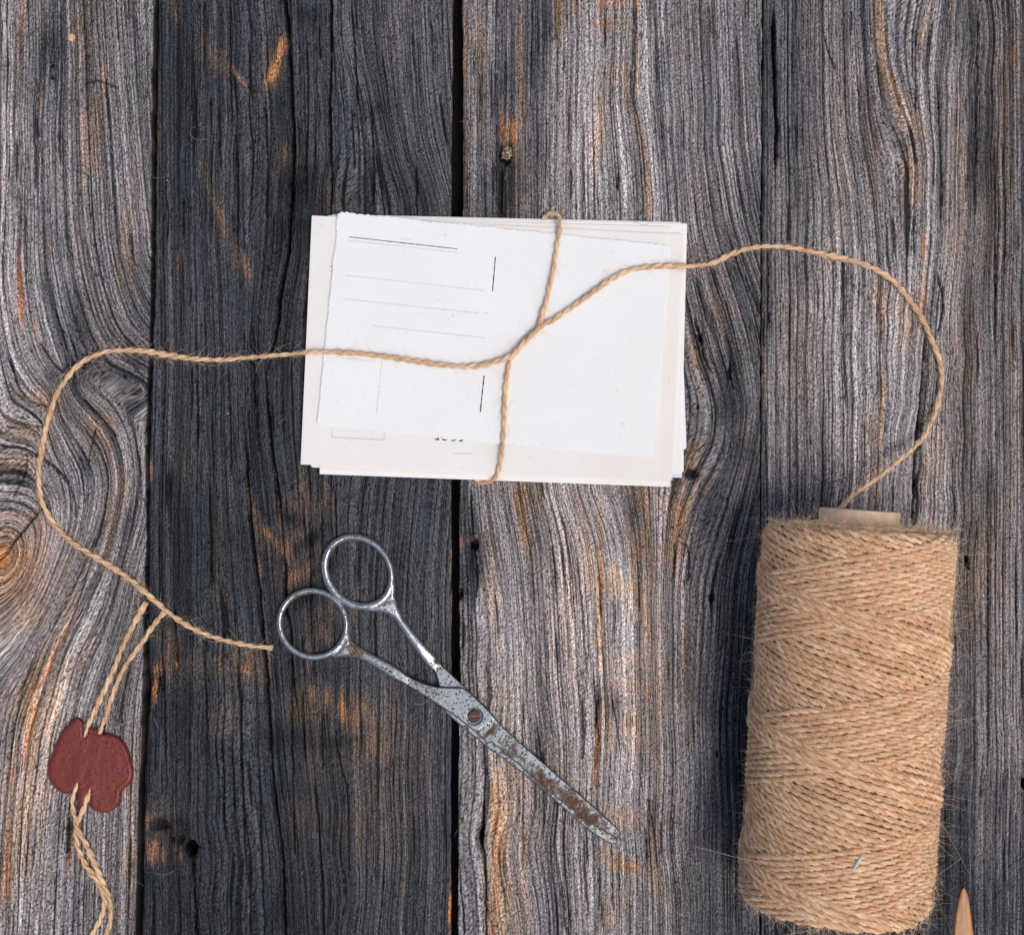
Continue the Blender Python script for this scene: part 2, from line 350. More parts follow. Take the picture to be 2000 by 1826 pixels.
# tone control points: x, y, sRGB level of the bare surface
TONE = {
 'A': [(10, 60, .47), (60, 100, .42), (100, 100, .34), (150, 60, .40), (200, 150, .44), (270, 100, .44), (20, 300, .52), (120, 300, .42), (220, 320, .44), (270, 350, .48), (20, 560, .56), (110, 500, .42), (200, 560, .42),
       (270, 600, .38), (160, 690, .26), (250, 720, .34), (40, 700, .55), (230, 800, .42), (120, 790, .42), (60, 800, .52), (250, 900, .50), (150, 900, .50), (90, 900, .44), (40, 930, .42), (170, 1000, .52), (260, 1050, .46), (120, 1100, .52),
       (30, 1000, .46), (20, 1100, .48), (60, 1250, .56), (150, 1230, .58), (230, 1250, .44), (90, 1400, .58), (230, 1400, .42), (40, 1550, .56), (150, 1600, .44), (230, 1600, .46), (40, 1780, .52), (150, 1780, .44), (240, 1780, .42), (-80, 500, .5), (-80, 1400, .5)],
 'B': [(320, 50, .25), (450, 50, .27), (540, 60, .30), (620, 40, .28), (700, 50, .36), (800, 50, .40), (860, 100, .42), (350, 250, .26), (500, 250, .27), (620, 250, .30), (720, 200, .32), (820, 250, .37), (870, 350, .40), (350, 420, .26), (480, 400, .29), (590, 390, .22),
       (700, 390, .28), (830, 400, .28), (380, 600, .29), (500, 650, .27), (570, 700, .24), (340, 800, .27), (450, 900, .26), (540, 900, .26), (350, 1050, .24), (480, 1100, .24), (600, 1000, .27), (700, 1000, .27), (820, 1000, .33), (860, 1150, .38), (330, 1250, .24), (450, 1300, .27), (600, 1250, .25),
       (720, 1120, .28), (800, 1300, .35), (400, 1450, .24), (520, 1450, .26), (640, 1400, .28), (720, 1400, .31), (850, 1450, .38), (320, 1550, .26), (450, 1600, .25), (600, 1620, .26), (720, 1620, .29), (840, 1650, .35), (330, 1780, .23), (480, 1780, .22), (600, 1780, .24), (720, 1780, .28), (840, 1780, .33)],
 'C': [(912, 100, .40), (950, 80, .42), (980, 150, .36), (1030, 100, .34), (1060, 60, .33), (1100, 100, .46), (1160, 100, .50), (1200, 60, .50), (1260, 100, .54), (1320, 60, .42), (1380, 100, .40), (1440, 60, .44), (1475, 150, .42),
       (940, 300, .40), (985, 380, .26), (1040, 300, .38), (1100, 330, .48), (1170, 300, .54), (1220, 200, .54), (1230, 360, .52), (1290, 350, .52), (1340, 300, .40), (1380, 250, .40), (1440, 300, .46), (1470, 400, .40), (1380, 520, .38), (1450, 520, .34), (1360, 700, .38), (1420, 780, .30), (1460, 720, .34), (1460, 850, .33),
       (1380, 950, .34), (1440, 950, .36), (910, 1000, .32), (960, 1000, .50), (1010, 1000, .46), (1070, 1000, .50), (1130, 1010, .54), (1200, 1000, .50), (1250, 980, .42), (1300, 1010, .52), (910, 1120, .24), (960, 1200, .50), (1060, 1200, .56), (1130, 1200, .58), (1200, 1120, .58), (1260, 1220, .58),
       (1320, 1200, .50), (1370, 1150, .40), (1420, 1150, .34), (920, 1280, .42), (1000, 1350, .52), (1100, 1400, .55), (1190, 1330, .58), (1250, 1400, .54), (1320, 1400, .50), (1380, 1350, .35), (1430, 1300, .28), (920, 1450, .44), (1000, 1500, .48), (1080, 1450, .50), (1240, 1500, .56), (1320, 1500, .52), (1390, 1550, .33), (1430, 1500, .26),
       (920, 1650, .44), (990, 1650, .46), (1080, 1650, .46), (1160, 1700, .50), (1240, 1700, .50), (1300, 1650, .48), (1360, 1700, .34), (1420, 1700, .28), (925, 1780, .42), (1080, 1790, .42), (1230, 1790, .46), (1320, 1790, .40), (1420, 1800, .26)],
 'D': [(1500, 100, .30), (1550, 80, .38), (1600, 150, .42), (1660, 60, .36), (1730, 80, .42), (1790, 80, .48), (1840, 100, .50), (1900, 60, .38), (1960, 80, .40), (1510, 350, .38), (1570, 300, .40), (1640, 350, .44), (1690, 300, .36), (1750, 350, .46), (1800, 330, .50), (1850, 300, .46), (1900, 300, .32), (1960, 350, .38),
       (1510, 550, .36), (1560, 560, .42), (1620, 600, .50), (1680, 560, .48), (1740, 650, .56), (1800, 500, .54), (1850, 600, .50), (1890, 600, .34), (1950, 600, .42), (1510, 800, .42), (1560, 800, .46), (1620, 800, .50), (1700, 800, .54), (1750, 850, .56), (1820, 850, .48), (1880, 850, .36), (1950, 850, .44), (1500, 960, .40), (1600, 960, .44),
       (1740, 980, .52), (1820, 1000, .44), (1890, 1000, .34), (1960, 1000, .44), (1880, 1200, .32), (1960, 1200, .46), (1880, 1400, .34), (1960, 1400, .44), (1860, 1600, .26), (1960, 1600, .34), (1860, 1780, .22), (1960, 1780, .28), (1500, 1400, .24), (1700, 1800, .24), (1995, 1300, .42)],
}
# warm (brown) stains and fresh (orange) wood: x, y, rx, ry, rotation deg, strength
WARM = {
 'A': [(160, 60, 30, 90, 0, .5), (42, 60, 6, 130, 0, .8), (180, 250, 25, 140, 5, .55), (75, 205, 4, 40, 0, .8), (250, 500, 20, 80, 0, .5), (75, 780, 50, 25, 15, .7), (50, 840, 60, 30, 0, .5), (30, 900, 60, 30, 0, .6), (190, 850, 30, 60, -20, .55), (240, 950, 12, 50, 0, .6), (215, 1020, 14, 70, 10, .55), (60, 1200, 60, 40, -35, .6),
       (20, 1110, 95, 110, 20, .75), (80, 1350, 60, 150, 18, .7), (40, 1600, 40, 200, 5, .6), (80, 1560, 25, 160, 3, .5), (255, 1700, 12, 160, 0, .6), (150, 1640, 20, 60, 0, .4), (140, 1200, 14, 100, 20, .5), (280, 1450, 8, 250, 2, .4)],
 'B': [(306, 230, 6, 160, 0, .7), (420, 110, 18, 60, -35, .6), (345, 20, 8, 30, 0, .7), (535, 130, 30, 70, 15, .55), (430, 420, 14, 120, -20, .65), (480, 520, 16, 60, -25, .6), (550, 320, 22, 60, 5, .5), (640, 380, 30, 60, -30, .35), (350, 520, 5, 40, 0, .5), (620, 560, 30, 60, 0, .3), (600, 980, 60, 50, 0, .6),
       (570, 1060, 60, 50, 0, .65), (580, 1130, 50, 60, 0, .6), (495, 1010, 10, 60, -12, .7), (520, 1060, 8, 80, -15, .75), (620, 1220, 60, 60, 0, .45), (360, 920, 20, 60, 0, .3), (430, 1080, 25, 120, 0, .35), (330, 1270, 20, 60, 0, .6), (480, 1300, 60, 40, 0, .65), (600, 1380, 60, 50, -10, .75), (690, 1390, 60, 40, 20, .8), (730, 1460, 80, 60, 20, .6),
       (430, 1400, 60, 50, 0, .4), (600, 1600, 50, 60, 0, .45), (700, 1600, 90, 80, 0, .25), (620, 1480, 40, 60, 0, .4), (315, 1600, 40, 50, 0, .6), (310, 1660, 35, 30, 0, .7), (380, 1300, 90, 40, 0, .45), (800, 1480, 50, 60, 0, .3), (880, 1770, 6, 90, 0, .8), (884, 1100, 5, 100, 0, .6), (884, 300, 4, 120, 0, .5), (740, 1560, 90, 140, 0, .35)],
 'C': [(906, 250, 7, 220, 0, .9), (935, 150, 16, 140, 0, .5), (1000, 350, 30, 200, 0, .45), (1018, 200, 14, 260, 0, .45), (1090, 40, 12, 60, 0, .6), (1170, 260, 12, 90, 0, .6), (1245, 100, 5, 120, 0, .6), (1253, 290, 7, 110, -10, .9), (1210, 150, 40, 40, 0, .45), (1225, 190, 22, 30, 0, .5), (1265, 400, 8, 60, 0, .8), (1200, 50, 50, 30, 0, .4), (1395, 620, 30, 60, -10, .45), (1360, 700, 18, 60, 0, .6), (1350, 900, 26, 60, 0, .8),
       (1325, 1010, 26, 90, 5, .85), (1312, 1070, 20, 60, 5, .7), (1020, 1000, 16, 110, -8, .85), (1045, 980, 14, 60, -8, .6), (1173, 1180, 9, 200, -1, .95), (1150, 1100, 20, 160, -6, .5), (1100, 1150, 60, 200, 0, .28), (960, 1150, 20, 160, -5, .45), (1250, 1070, 26, 60, 0, .75), (1250, 970, 36, 50, 0, .65), (1205, 1130, 16, 40, -15, .7), (1250, 1160, 40, 50, 0, .6), (1262, 1210, 16, 60, -12, .75),
       (1215, 1150, 70, 14, 0, .7), (1240, 1290, 60, 24, 0, .5), (1285, 1350, 50, 60, 0, .35), (1230, 1340, 70, 30, 0, .45), (1180, 1400, 26, 80, 0, .7), (1240, 1420, 60, 70, 0, .5), (1260, 1320, 20, 140, 0, .4), (1280, 1440, 12, 200, 0, .5), (1292, 1300, 6, 250, 0, .5), (1210, 1590, 70, 20, 3, .55), (1230, 1610, 60, 10, 3, .7), (1220, 1690, 60, 20, 12, .8), (1190, 1670, 20, 30, 0, .6), (1275, 1620, 10, 60, 0, .7), (1280, 1710, 12, 60, 0, .6),
       (970, 1620, 26, 240, 0, .8), (980, 1760, 30, 160, 0, .7), (1000, 1520, 50, 160, 0, .45), (1020, 1700, 20, 200, 0, .45), (1340, 1300, 10, 200, 0, .5), (1100, 1520, 60, 100, 0, .25), (1218, 1755, 14, 50, 0, .5), (1190, 1790, 20, 40, 0, .5), (1160, 1350, 180, 100, 0, .2)],
 'D': [(1720, 80, 14, 90, -4, .8), (1740, 170, 20, 60, -25, .85), (1775, 240, 26, 50, -25, .8), (1785, 330, 26, 90, 0, .6), (1805, 60, 8, 60, 12, .7), (1803, 480, 6, 60, 0, .9), (1800, 560, 8, 70, 8, .8), (1780, 620, 30, 70, 0, .6), (1720, 590, 26, 60, 0, .4), (1612, 500, 5, 50, 0, .6), (1640, 300, 30, 200, 0, .25), (1700, 300, 16, 180, -4, .4), (1722, 800, 5, 200, 3, .7), (1700, 900, 20, 160, 0, .3),
       (1820, 900, 30, 160, 0, .3), (1880, 400, 40, 300, 0, .35), (1950, 300, 50, 300, 0, .4), (1980, 100, 16, 60, 0, .5), (1900, 1100, 60, 200, 0, .4), (1890, 700, 30, 200, 0, .4), (1980, 800, 20, 200, 0, .4), (1489, 700, 3, 400, 0, .8), (1860, 25, 6, 30, 0, .6), (1560, 700, 60, 200, 0, .18)],
}
FRESH = {
 'A': [(40, 580, 7, 75, -3, 1.), (36, 500, 4, 30, 0, .6), (66, 640, 4, 40, -10, .7), (10, 1100, 30, 60, 20, .55), (5, 1090, 26, 32, 0, .9), (18, 1100, 66, 84, 20, .42), (60, 1420, 10, 110, 8, .65), (100, 1290, 10, 60, 25, .6), (120, 1250, 10, 40, 30, .5), (14, 1650, 8, 170, 2, .8), (60, 1350, 8, 60, 12, .5), (28, 1500, 6, 60, 4, .7), (215, 830, 6, 20, -40, .7), (225, 955, 4, 8, 0, .6), (0, 350, 6, 14, 0, .5), (92, 490, 5, 22, 0, .5), (230, 520, 7, 25, -5, .35), (135, 1640, 4, 60, 3, .8), (85, 1850, 40, 20, 0, .5), (200, 200, 4, 100, 0, .25)],
 'B': [(545, 105, 10, 45, 12, 1.), (530, 145, 8, 30, 18, 1.), (466, 150, 5, 22, -35, .7), (304, 300, 4, 14, 0, 1.), (305, 200, 3, 80, 0, .6), (425, 410, 5, 22, -20, .5), (480, 520, 6, 30, -20, .4), (294, 915, 4, 18, 0, 1.), (557, 300, 6, 30, 0, .3), (495, 1000, 4, 24, -15, .6), (525, 1045, 8, 20, -25, .9), (560, 1080, 16, 18, -20, .5), (545, 1010, 8, 30, 0, .3), (512, 1115, 5, 22, -12, .6), (585, 1120, 22, 16, -30, .45),
       (640, 1360, 8, 22, 0, .7), (668, 1385, 7, 40, 0, .8), (610, 1350, 8, 20, 0, .6), (690, 1400, 16, 34, 0, .45), (720, 1430, 14, 40, 0, .35), (600, 1280, 7, 30, 0, .6), (635, 1240, 6, 20, 0, .5), (306, 1308, 9, 16, 0, 1.), (302, 1345, 6, 26, 0, .9), (346, 1300, 10, 7, 0, .7), (296, 1660, 14, 26, 0, .75), (318, 1670, 5, 16, 0, .7), (290, 1600, 18, 22, 0, .45), (352, 1670, 6, 14, 0, .5), (880, 1780, 4, 50, 0, 1.), (882, 1110, 3, 24, 0, .9),
       (790, 1741, 5, 7, -30, .6), (316, 1470, 3, 30, 0, .4), (480, 1310, 12, 26, 0, .4), (345, 1640, 6, 30, 0, .3), (390, 1650, 5, 18, 0, .6), (420, 20, 4, 20, 0, .4), (700, 1180, 20, 30, 0, .15), (770, 1380, 5, 60, 0, .4)],
 'C': [(904, 90, 4, 90, 0, .8), (988, 262, 10, 32, -4, 1.), (1003, 290, 4, 44, 0, 1.), (995, 250, 12, 18, 0, .9), (1183, 48, 22, 9, -5, .35), (1125, 17, 10, 10, 0, .6), (1193, 7, 26, 10, 0, .6), (1088, 30, 4, 24, 0, .5), (1184, 49, 10, 5, -10, .5), (1245, 5, 6, 16, 0, .7), (1325, 1000, 14, 50, 0, .4), (1173, 1120, 5, 90, -1, .5), (1022, 1010, 4, 60, -8, .5), (1165, 1470, 7, 50, 3, .85), (1168, 1430, 4, 20, 0, .7),
       (970, 1700, 8, 140, 0, .65), (960, 1780, 8, 60, 0, .6), (985, 1600, 5, 90, 0, .4), (1325, 1130, 3, 100, 0, .5), (1368, 655, 3, 7, 0, .8), (1438, 843, 3, 4, 0, .9), (1156, 1250, 8, 14, 0, .5), (1225, 1690, 30, 10, 12, .35), (1263, 1350, 12, 14, 0, .4), (1300, 1455, 2, 2, 0, 1), (900, 1060, 4, 14, 0, .6), (1280, 1100, 4, 30, 5, .4), (927, 1055, 12, 8, 0, .5)],
 'D': [(1805, 480, 3, 24, 0, .8), (1803, 600, 4, 40, 10, .4), (1716, 20, 4, 30, 0, .4), (1858, 25, 5, 16, 0, .4), (1515, 285, 3, 10, 0, .8), (1488, 745, 2, 10, 0, 1.), (1722, 590, 10, 40, 0, .25), (1740, 150, 12, 50, -20, .2), (1980, 110, 6, 24, 0, .3)],
}
# blue-black stains, and dark patches on both sides of the spool
DARK = {
 'A': [(95, 100, 22, 90, 0, .55), (100, 150, 16, 26, 0, .6), (160, 710, 60, 16, -22, .75), (130, 740, 22, 12, -40, .6), (270, 690, 30, 50, 0, .3), (70, 250, 12, 40, 0, .4), (240, 740, 60, 20, 20, .35), (64, 400, 50, 8, 25, .35), (60, 1160, 30, 40, 0, .2), (140, 1600, 10, 60, 0, .3), (160, 910, 20, 40, 10, .3), (110, 960, 40, 26, 0, .3)],
 'B': [(590, 370, 60, 50, -30, .6), (610, 30, 40, 20, 0, .5), (590, 440, 60, 30, 0, .5), (740, 210, 60, 22, -10, .3), (400, 1060, 90, 120, 0, .3), (560, 1010, 40, 16, 35, .8), (600, 1060, 60, 14, -35, .9), (600, 1160, 60, 20, -30, .75), (640, 1110, 50, 16, -40, .5), (320, 1700, 60, 140, 0, .3), (560, 1440, 60, 30, 0, .5), (660, 1450, 60, 20, -10, .5), (350, 1400, 60, 60, 0, .35), (540, 1780, 20, 60, 0, .5), (345, 1620, 40, 30, 30, .7), (360, 1660, 30, 30, 0, .6), (560, 180, 14, 60, 0, .4), (640, 470, 60, 40, 0, .4), (500, 1790, 120, 40, 0, .3)],
 'C': [(985, 370, 20, 90, 0, .65), (970, 300, 8, 120, 0, .6), (1000, 180, 6, 160, 0, .3), (1065, 60, 20, 60, 0, .4), (925, 1100, 14, 90, 0, .65), (900, 1040, 12, 60, 0, .4), (1427, 790, 30, 50, -10, .5), (1365, 690, 12, 60, -15, .5), (1350, 925, 12, 12, 0, .8), (1168, 1370, 14, 40, 0, .6), (1205, 1370, 24, 30, 0, .5), (1440, 1350, 50, 260, 0, .3), (942, 1635, 10, 30, 0, .7), (1450, 880, 40, 30, 0, .3), (1475, 420, 20, 100, 0, .3), (1390, 620, 8, 40, -12, .4), (1275, 1600, 9, 60, 3, .5)],
 'D': [(1512, 180, 14, 180, 0, .4), (1900, 250, 14, 200, 0, .4), (1860, 1650, 30, 200, 0, .4), (1900, 60, 20, 60, 0, .3), (1690, 170, 8, 160, 0, .4), (1800, 90, 10, 60, 0, .3), (1890, 700, 10, 200, 0, .3), (1880, 1780, 90, 60, 0, .3), (1490, 300, 8, 300, 0, .4)],
}

def ell(X, Y, lst, G, Lc, seed, rag=0.75):
    out = np.zeros_like(X)
    nz = fbm(G / 2.6, Lc / 40, 3, seed) * 0.66 + fbm(G / 14, Lc / 60, 2, seed + 9) * 0.34
    for (cx, cy, rx, ry, rot, st) in lst:
        a = radians(rot); dx = X - cx; dy = Y - cy
        sel = (np.abs(dx) < (rx + ry) * 1.8) & (np.abs(dy) < (rx + ry) * 1.8)
        if not sel.any(): continue
        u = (dx[sel] * cos(a) + dy[sel] * sin(a)) / rx; v = (-dx[sel] * sin(a) + dy[sel] * cos(a)) / ry
        d = np.sqrt(u * u + v * v)
        m = st * sst(1.0, 0.0, d * 0.62 + (0.5 - nz[sel]) * rag * 2.2 - 0.02 + 0.1)
        out[sel] = np.maximum(out[sel], m)
    return out

EDGE = {
 'A': ([(-140, -120), (-140, 1950)], [(302, -120), (301, 0), (297, 150), (296, 400), (293, 620), (289, 750), (284, 900), (286, 1040), (281, 1200), (279, 1320), (276, 1450), (270, 1600), (264, 1826), (262, 1950)]),
 'B': [[(309, -120), (308, 0), (306, 200), (302, 420), (299, 620), (293, 800), (289, 1000), (288, 1150), (288, 1290), (293, 1330), (288, 1400), (282, 1500), (279, 1650), (277, 1826), (277, 1950)], [(889, -120), (888, 0), (886, 200), (884, 420), (884, 700), (884, 930), (885, 1200), (884, 1500), (884, 1826), (884, 1950)]],
 'C': [[(901, -120), (900, 0), (902, 200), (901, 420), (897, 700), (895, 950), (894, 1150), (896, 1330), (893, 1500), (892, 1650), (892, 1826), (892, 1950)], [(1488, -120), (1488, 0), (1487, 300), (1485, 600), (1485, 900), (1484, 1200), (1484, 1950)]],
 'D': [[(1491, -120), (1491, 0), (1489.5, 300), (1488.5, 600), (1488, 900), (1487, 1200), (1487, 1950)], [(2140, -120), (2140, 1950)]],
}
THICK = 0.020
PLANK_LABEL = {'A': 'light grey plank with an orange knot', 'B': 'charred dark plank with long cracks', 'C': 'grey and brown plank with rusty stains', 'D': 'grey plank with ribbed grain'}

table = bpy.data.objects.new('table_top', None); C.objects.link(table); table['kind'] = 'structure'

def build_plank(key, lines, seed):
    le, re_ = [np.asarray(e, float) for e in EDGE[key]]
    DX, DY = 1.7, 3.0
    ys = np.arange(-110, 1936, DY)
    if key == 'A': pass
    wavy = lambda y, s, a: a * (fbm(y / 22.0, np.full_like(y, s), 3, seed + s) - 0.5) * 2
    xl = np.interp(ys, le[:, 1], le[:, 0]) + ({'B': 1.8, 'C': 3.0}.get(key, 0)) + (wavy(ys, 3, 1.6) if key != 'A' else 0)
    xr = np.interp(ys, re_[:, 1], re_[:, 0]) - ({'A': 1.5, 'B': 3.0}.get(key, 0)) + (wavy(ys, 5, 1.6) if key != 'D' else 0)
    ncol = int((xr.mean() - xl.mean()) / DX)
    s = np.linspace(0, 1, ncol)
    X = xl[:, None] * (1 - s) + xr[:, None] * s
    Y = np.repeat(ys[:, None], ncol, 1)
    # snap columns onto cracks
    Z = np.zeros_like(X); crack_m = np.zeros_like(X)
    snaps = []
    for w, dep, pts in CRACKS[key]:
        P = catmull(pts, 4.0)
        steep = abs(pts[-1][1] - pts[0][1]) > 1.5 * abs(pts[-1][0] - pts[0][0]) and np.all(np.diff(P[:, 1]) > 0)
        if steep:
            y0, y1 = P[0, 1], P[-1, 1]
            rows = np.where((ys >= y0) & (ys <= y1))[0]
            cx = np.interp(ys[rows], P[:, 1], P[:, 0]) + 1.6 * (fbm(ys[rows] / 12.0, np.full(len(rows), cxs := pts[0][0] * .37), 2, seed + 40) - .5) * 2
            t = (ys[rows] - y0) / (y1 - y0)
            ww = w * np.clip(np.minimum(t, 1 - t) * 9, 0.12, 1) * (0.65 + 0.7 * fbm(ys[rows] / 40.0, np.full(len(rows), cxs), 2, seed + 41))
            step = (X[rows, -1] - X[rows, 0]) / (ncol - 1)
            ci = np.clip(np.round((cx - X[rows, 0]) / step).astype(int), 2, ncol - 3)
            X[rows, ci] = cx
            d = np.abs(X[rows] - cx[:, None])
            prof = sst(1.0, 0.25, d / np.maximum(ww[:, None] * 0.5 + 0.9, 1.0))
            Z[rows] = np.minimum(Z[rows], -prof * dep * 1e-3 * np.clip(ww / w, 0.2, 1)[:, None])
            crack_m[rows] = np.maximum(crack_m[rows], prof)
        else:
            bx0, bx1 = P[:, 0].min() - 8, P[:, 0].max() + 8; by0, by1 = P[:, 1].min() - 8, P[:, 1].max() + 8
            sel = np.where((X > bx0) & (X < bx1) & (Y > by0) & (Y < by1))
            if len(sel[0]) == 0: continue
            q = np.stack([X[sel], Y[sel]], 1)
            d = np.full(len(q), 1e9)
            for i in range(len(P) - 1):
                a, b_ = P[i], P[i + 1]; ab = b_ - a
                t = np.clip(((q - a) @ ab) / (ab @ ab), 0, 1)
                d = np.minimum(d, np.hypot(*(q - a - t[:, None] * ab).T))
            prof = sst(1.0, 0.2, d / (w * 0.5 + 1.2))
            Z[sel] = np.minimum(Z[sel], -prof * dep * 1e-3)
            crack_m[sel] = np.maximum(crack_m[sel], prof)
    ev = field(lines, X.min(), X.max())
    wx = 3 * (fbm(X / 80, Y / 480, 2, seed) - .5) * 2 + 0.8 * (fbm(X / 24, Y / 180, 2, seed + 4) - .5) * 2 + 0.35 * (fbm(X / 8, Y / 24, 2, seed + 5) - .5) * 2
    G = ev(X, Y) + wx
    # knots push the grain locally
    L = Y + 0.7 * X + 6 * (fbm(X / 40, Y / 60, 2, seed + 6) - .5)
    # ring relief: broad rounded ribs between narrow valleys
    rib = 12.5 if key != 'D' else 14.0
    ph = G / rib + 0.35 * (fbm(G / 45, L / 900, 2, seed + 10) - .5) * 2
    cell = np.floor(ph); fr = ph - cell
    rv = _h(cell, np.zeros_like(cell), seed + 11)                       # each ring has its own strength
    vw = 0.10 + 0.16 * _h(cell, np.ones_like(cell), seed + 12)
    valley = np.maximum(sst(vw, 0.0, fr), sst(1 - 0.13, 1.0, fr) * 0.8) * (0.35 + 0.65 * rv)
    valley = valley * (0.62 + 0.5 * fbm(G / 20, L / 500, 2, seed + 13))
    # thin continuous lines: one per late-wood ring, random strength and spacing
    def thin(scale, w, keep, sd):
        p = G / scale + 0.25 * (fbm(G / 30, L / 1200, 2, sd) - .5) * 2; c = np.floor(p); f = p - c
        ctr = 0.25 + 0.5 * _h(c, c * 0 + 3, sd); on = sst(keep, keep + 0.15, _h(c, c * 0 + 5, sd))
        return sst(w, 0.0, np.abs(f - ctr)) * on * (0.25 + 0.9 * sst(0.28, 0.55, fbm(c * 3.7, L / 260, 2, sd + 1)))
    lines1 = thin(8.0, 0.17, 0.30, seed + 110)
    lines2 = thin(17.0, 0.085, 0.45, seed + 120)
    fine = fbm(G / 2.6, L / 420, 2, seed + 14)
    finel = np.maximum(sst(0.56, 0.74, fine) * sst(0.30, 0.6, fbm(G / 12, L / 260, 2, seed + 15)) * 0.7, lines1)
    check = np.maximum(sst(0.72, 0.79, fbm(G / 3.2, L / 170, 2, seed + 16)), lines2)
    strength = {'A': 1.0, 'B': 0.75, 'C': 1.0, 'D': 1.2}[key]
    relief = np.ones_like(X)
    if key == 'B': relief = 0.35 + 0.9 * sst(690, 760, X)
    if key == 'C': relief = 1 - 0.65 * np.exp(-((X - 1215) / 75) ** 2) * 1.0
    if key == 'D': relief = 1 - 0.6 * np.exp(-((X - 1780) / 60) ** 2) * sst(1100, 900, Y)
    if key == 'A': relief = 1 - 0.55 * np.exp(-((X - 90) / 110) ** 2 - ((Y - 950) / 190) ** 2)
    Z += -valley * relief * strength * 0.00050 - finel * 0.00022 * strength - check * 0.00042
    Z += (fbm(G / 30, L / 300, 3, seed + 17) - .5) * 0.0008
    # holes
    hm = np.zeros_like(X)
    for (hx, hy, rx, ry, dep) in HOLES[key]:
        d = np.sqrt(((X - hx) / rx) ** 2 + ((Y - hy) / ry) ** 2) + (fbm(X / 6, Y / 6, 2, seed + 20) - .5) * 0.7
        p = sst(1.15, 0.55, d); hm = np.maximum(hm, p); Z -= p * dep * 1e-3
    # rounded arrises
    de = np.minimum(X - xl[:, None], xr[:, None] - X)
    Z -= 0.0007 * np.exp(-np.maximum(de, 0) / 1.6)
    # look masks
    tp = np.array(TONE[key]); num = 0; den = 0
    Xw = X + 30 * (fbm(X / 60, Y / 160, 2, seed + 30) - .5) * 2; Yw = Y + 60 * (fbm(X / 50, Y / 120, 2, seed + 31) - .5) * 2
    for (tx, ty, tv) in tp:
        wgt = 1.0 / (((Xw - tx) / 38) ** 2 + ((Yw - ty) / 95) ** 2 + 0.12) ** 1.7
        num = num + wgt * tv; den = den + wgt
    t = num / den
    warm = np.clip(ell(X, Y, WARM[key], G, L, seed + 50) * 1.35, 0, 1)
    fresh = ell(X, Y, FRESH[key], G, L, seed + 60, 0.85)
    dark = ell(X, Y, DARK[key], G, L, seed + 70, 0.6)
    band = (fbm(G / 9.0, L / 1100, 2, seed + 80) - .5) * 2
    streak = (fbm(G / 4.0, L / 420, 2, seed + 81) - .5) * 2
    amp = 0.13 if key != 'B' else 0.075
    t = t * (1 + band * 0.24 + streak * 0.16) + amp * 0.25 * band
    t = t + (t - 0.42) * 0.12 if key != 'B' else t * 0.90
    t = t + {'A': .075, 'B': .034, 'C': .092, 'D': .072}[key]
    # latewood and dirt held in the valleys is darker wood, whatever the light
    t = t * (1 - 0.62 * valley * relief) * (1 - 0.46 * finel) * (1 - 0.58 * check)
    t = t * (1 - 0.55 * dark) * (1 - 0.5 * crack_m) * (1 - 0.55 * hm)  # stains, plus shade painted into the tone of cracks and holes
    warm = np.clip(warm + 0.55 * valley * relief * (0.15 if key in 'B' else 0.55) + 0.12 * sst(.5, .7, fbm(G / 8, L / 200, 2, seed + 82)), 0, 1) * (1 - 0.7 * dark)
    t = np.where(fresh > 0, t * (1 - fresh) + fresh * np.maximum(t * 0.9, 0.47 + 0.12 * streak), t)
    if key == 'B': t = t + warm * 0.075
    lin = np.clip(t, 0.01, 1) ** 2.25 * 0.92
    nr, nc = X.shape
    wxx, wyy = (X - 1000) * S, (913 - Y) * S
    V = np.stack([wxx, wyy, Z], -1).reshape(-1, 3)
    idx = np.arange(nr * nc).reshape(nr, nc)
    F = np.stack([idx[:-1, :-1], idx[1:, :-1], idx[1:, 1:], idx[:-1, 1:]], -1).reshape(-1, 4)
    # side walls and underside
    per = np.concatenate([idx[0, :], idx[1:, -1], idx[-1, -2::-1], idx[-2:0:-1, 0]])
    nb = len(V)
    layers = [V[per]]
    attrs_g = [np.stack([G, L, np.full_like(G, seed * 10.0)], -1).reshape(-1, 3)]
    cl = np.stack([lin, warm, fresh, np.ones_like(lin)], -1).reshape(-1, 4)
    attrs_c = [cl]
    newV = []; prev = per
    cxm, cym = (xl.mean() + xr.mean()) / 2, 913
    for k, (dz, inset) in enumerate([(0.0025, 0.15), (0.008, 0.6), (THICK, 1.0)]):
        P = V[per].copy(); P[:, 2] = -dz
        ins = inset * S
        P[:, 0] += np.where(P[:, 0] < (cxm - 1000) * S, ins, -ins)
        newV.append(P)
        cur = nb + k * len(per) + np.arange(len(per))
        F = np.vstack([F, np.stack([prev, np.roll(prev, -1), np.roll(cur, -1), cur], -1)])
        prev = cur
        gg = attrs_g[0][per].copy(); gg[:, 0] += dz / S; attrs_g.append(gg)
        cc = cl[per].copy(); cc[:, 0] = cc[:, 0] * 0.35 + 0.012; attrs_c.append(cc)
    V = np.vstack([V] + newV)
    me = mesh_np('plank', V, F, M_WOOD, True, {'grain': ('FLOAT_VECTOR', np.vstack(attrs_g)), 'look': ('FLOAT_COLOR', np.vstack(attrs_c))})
    o = obj('plank', me, table); o['label'] = PLANK_LABEL[key]
    return o

for key, lines, seed in (('A', LINES_A, 3), ('B', LINES_B, 17), ('C', LINES_C, 29), ('D', LINES_D, 41)):
    build_plank(key, lines, seed)

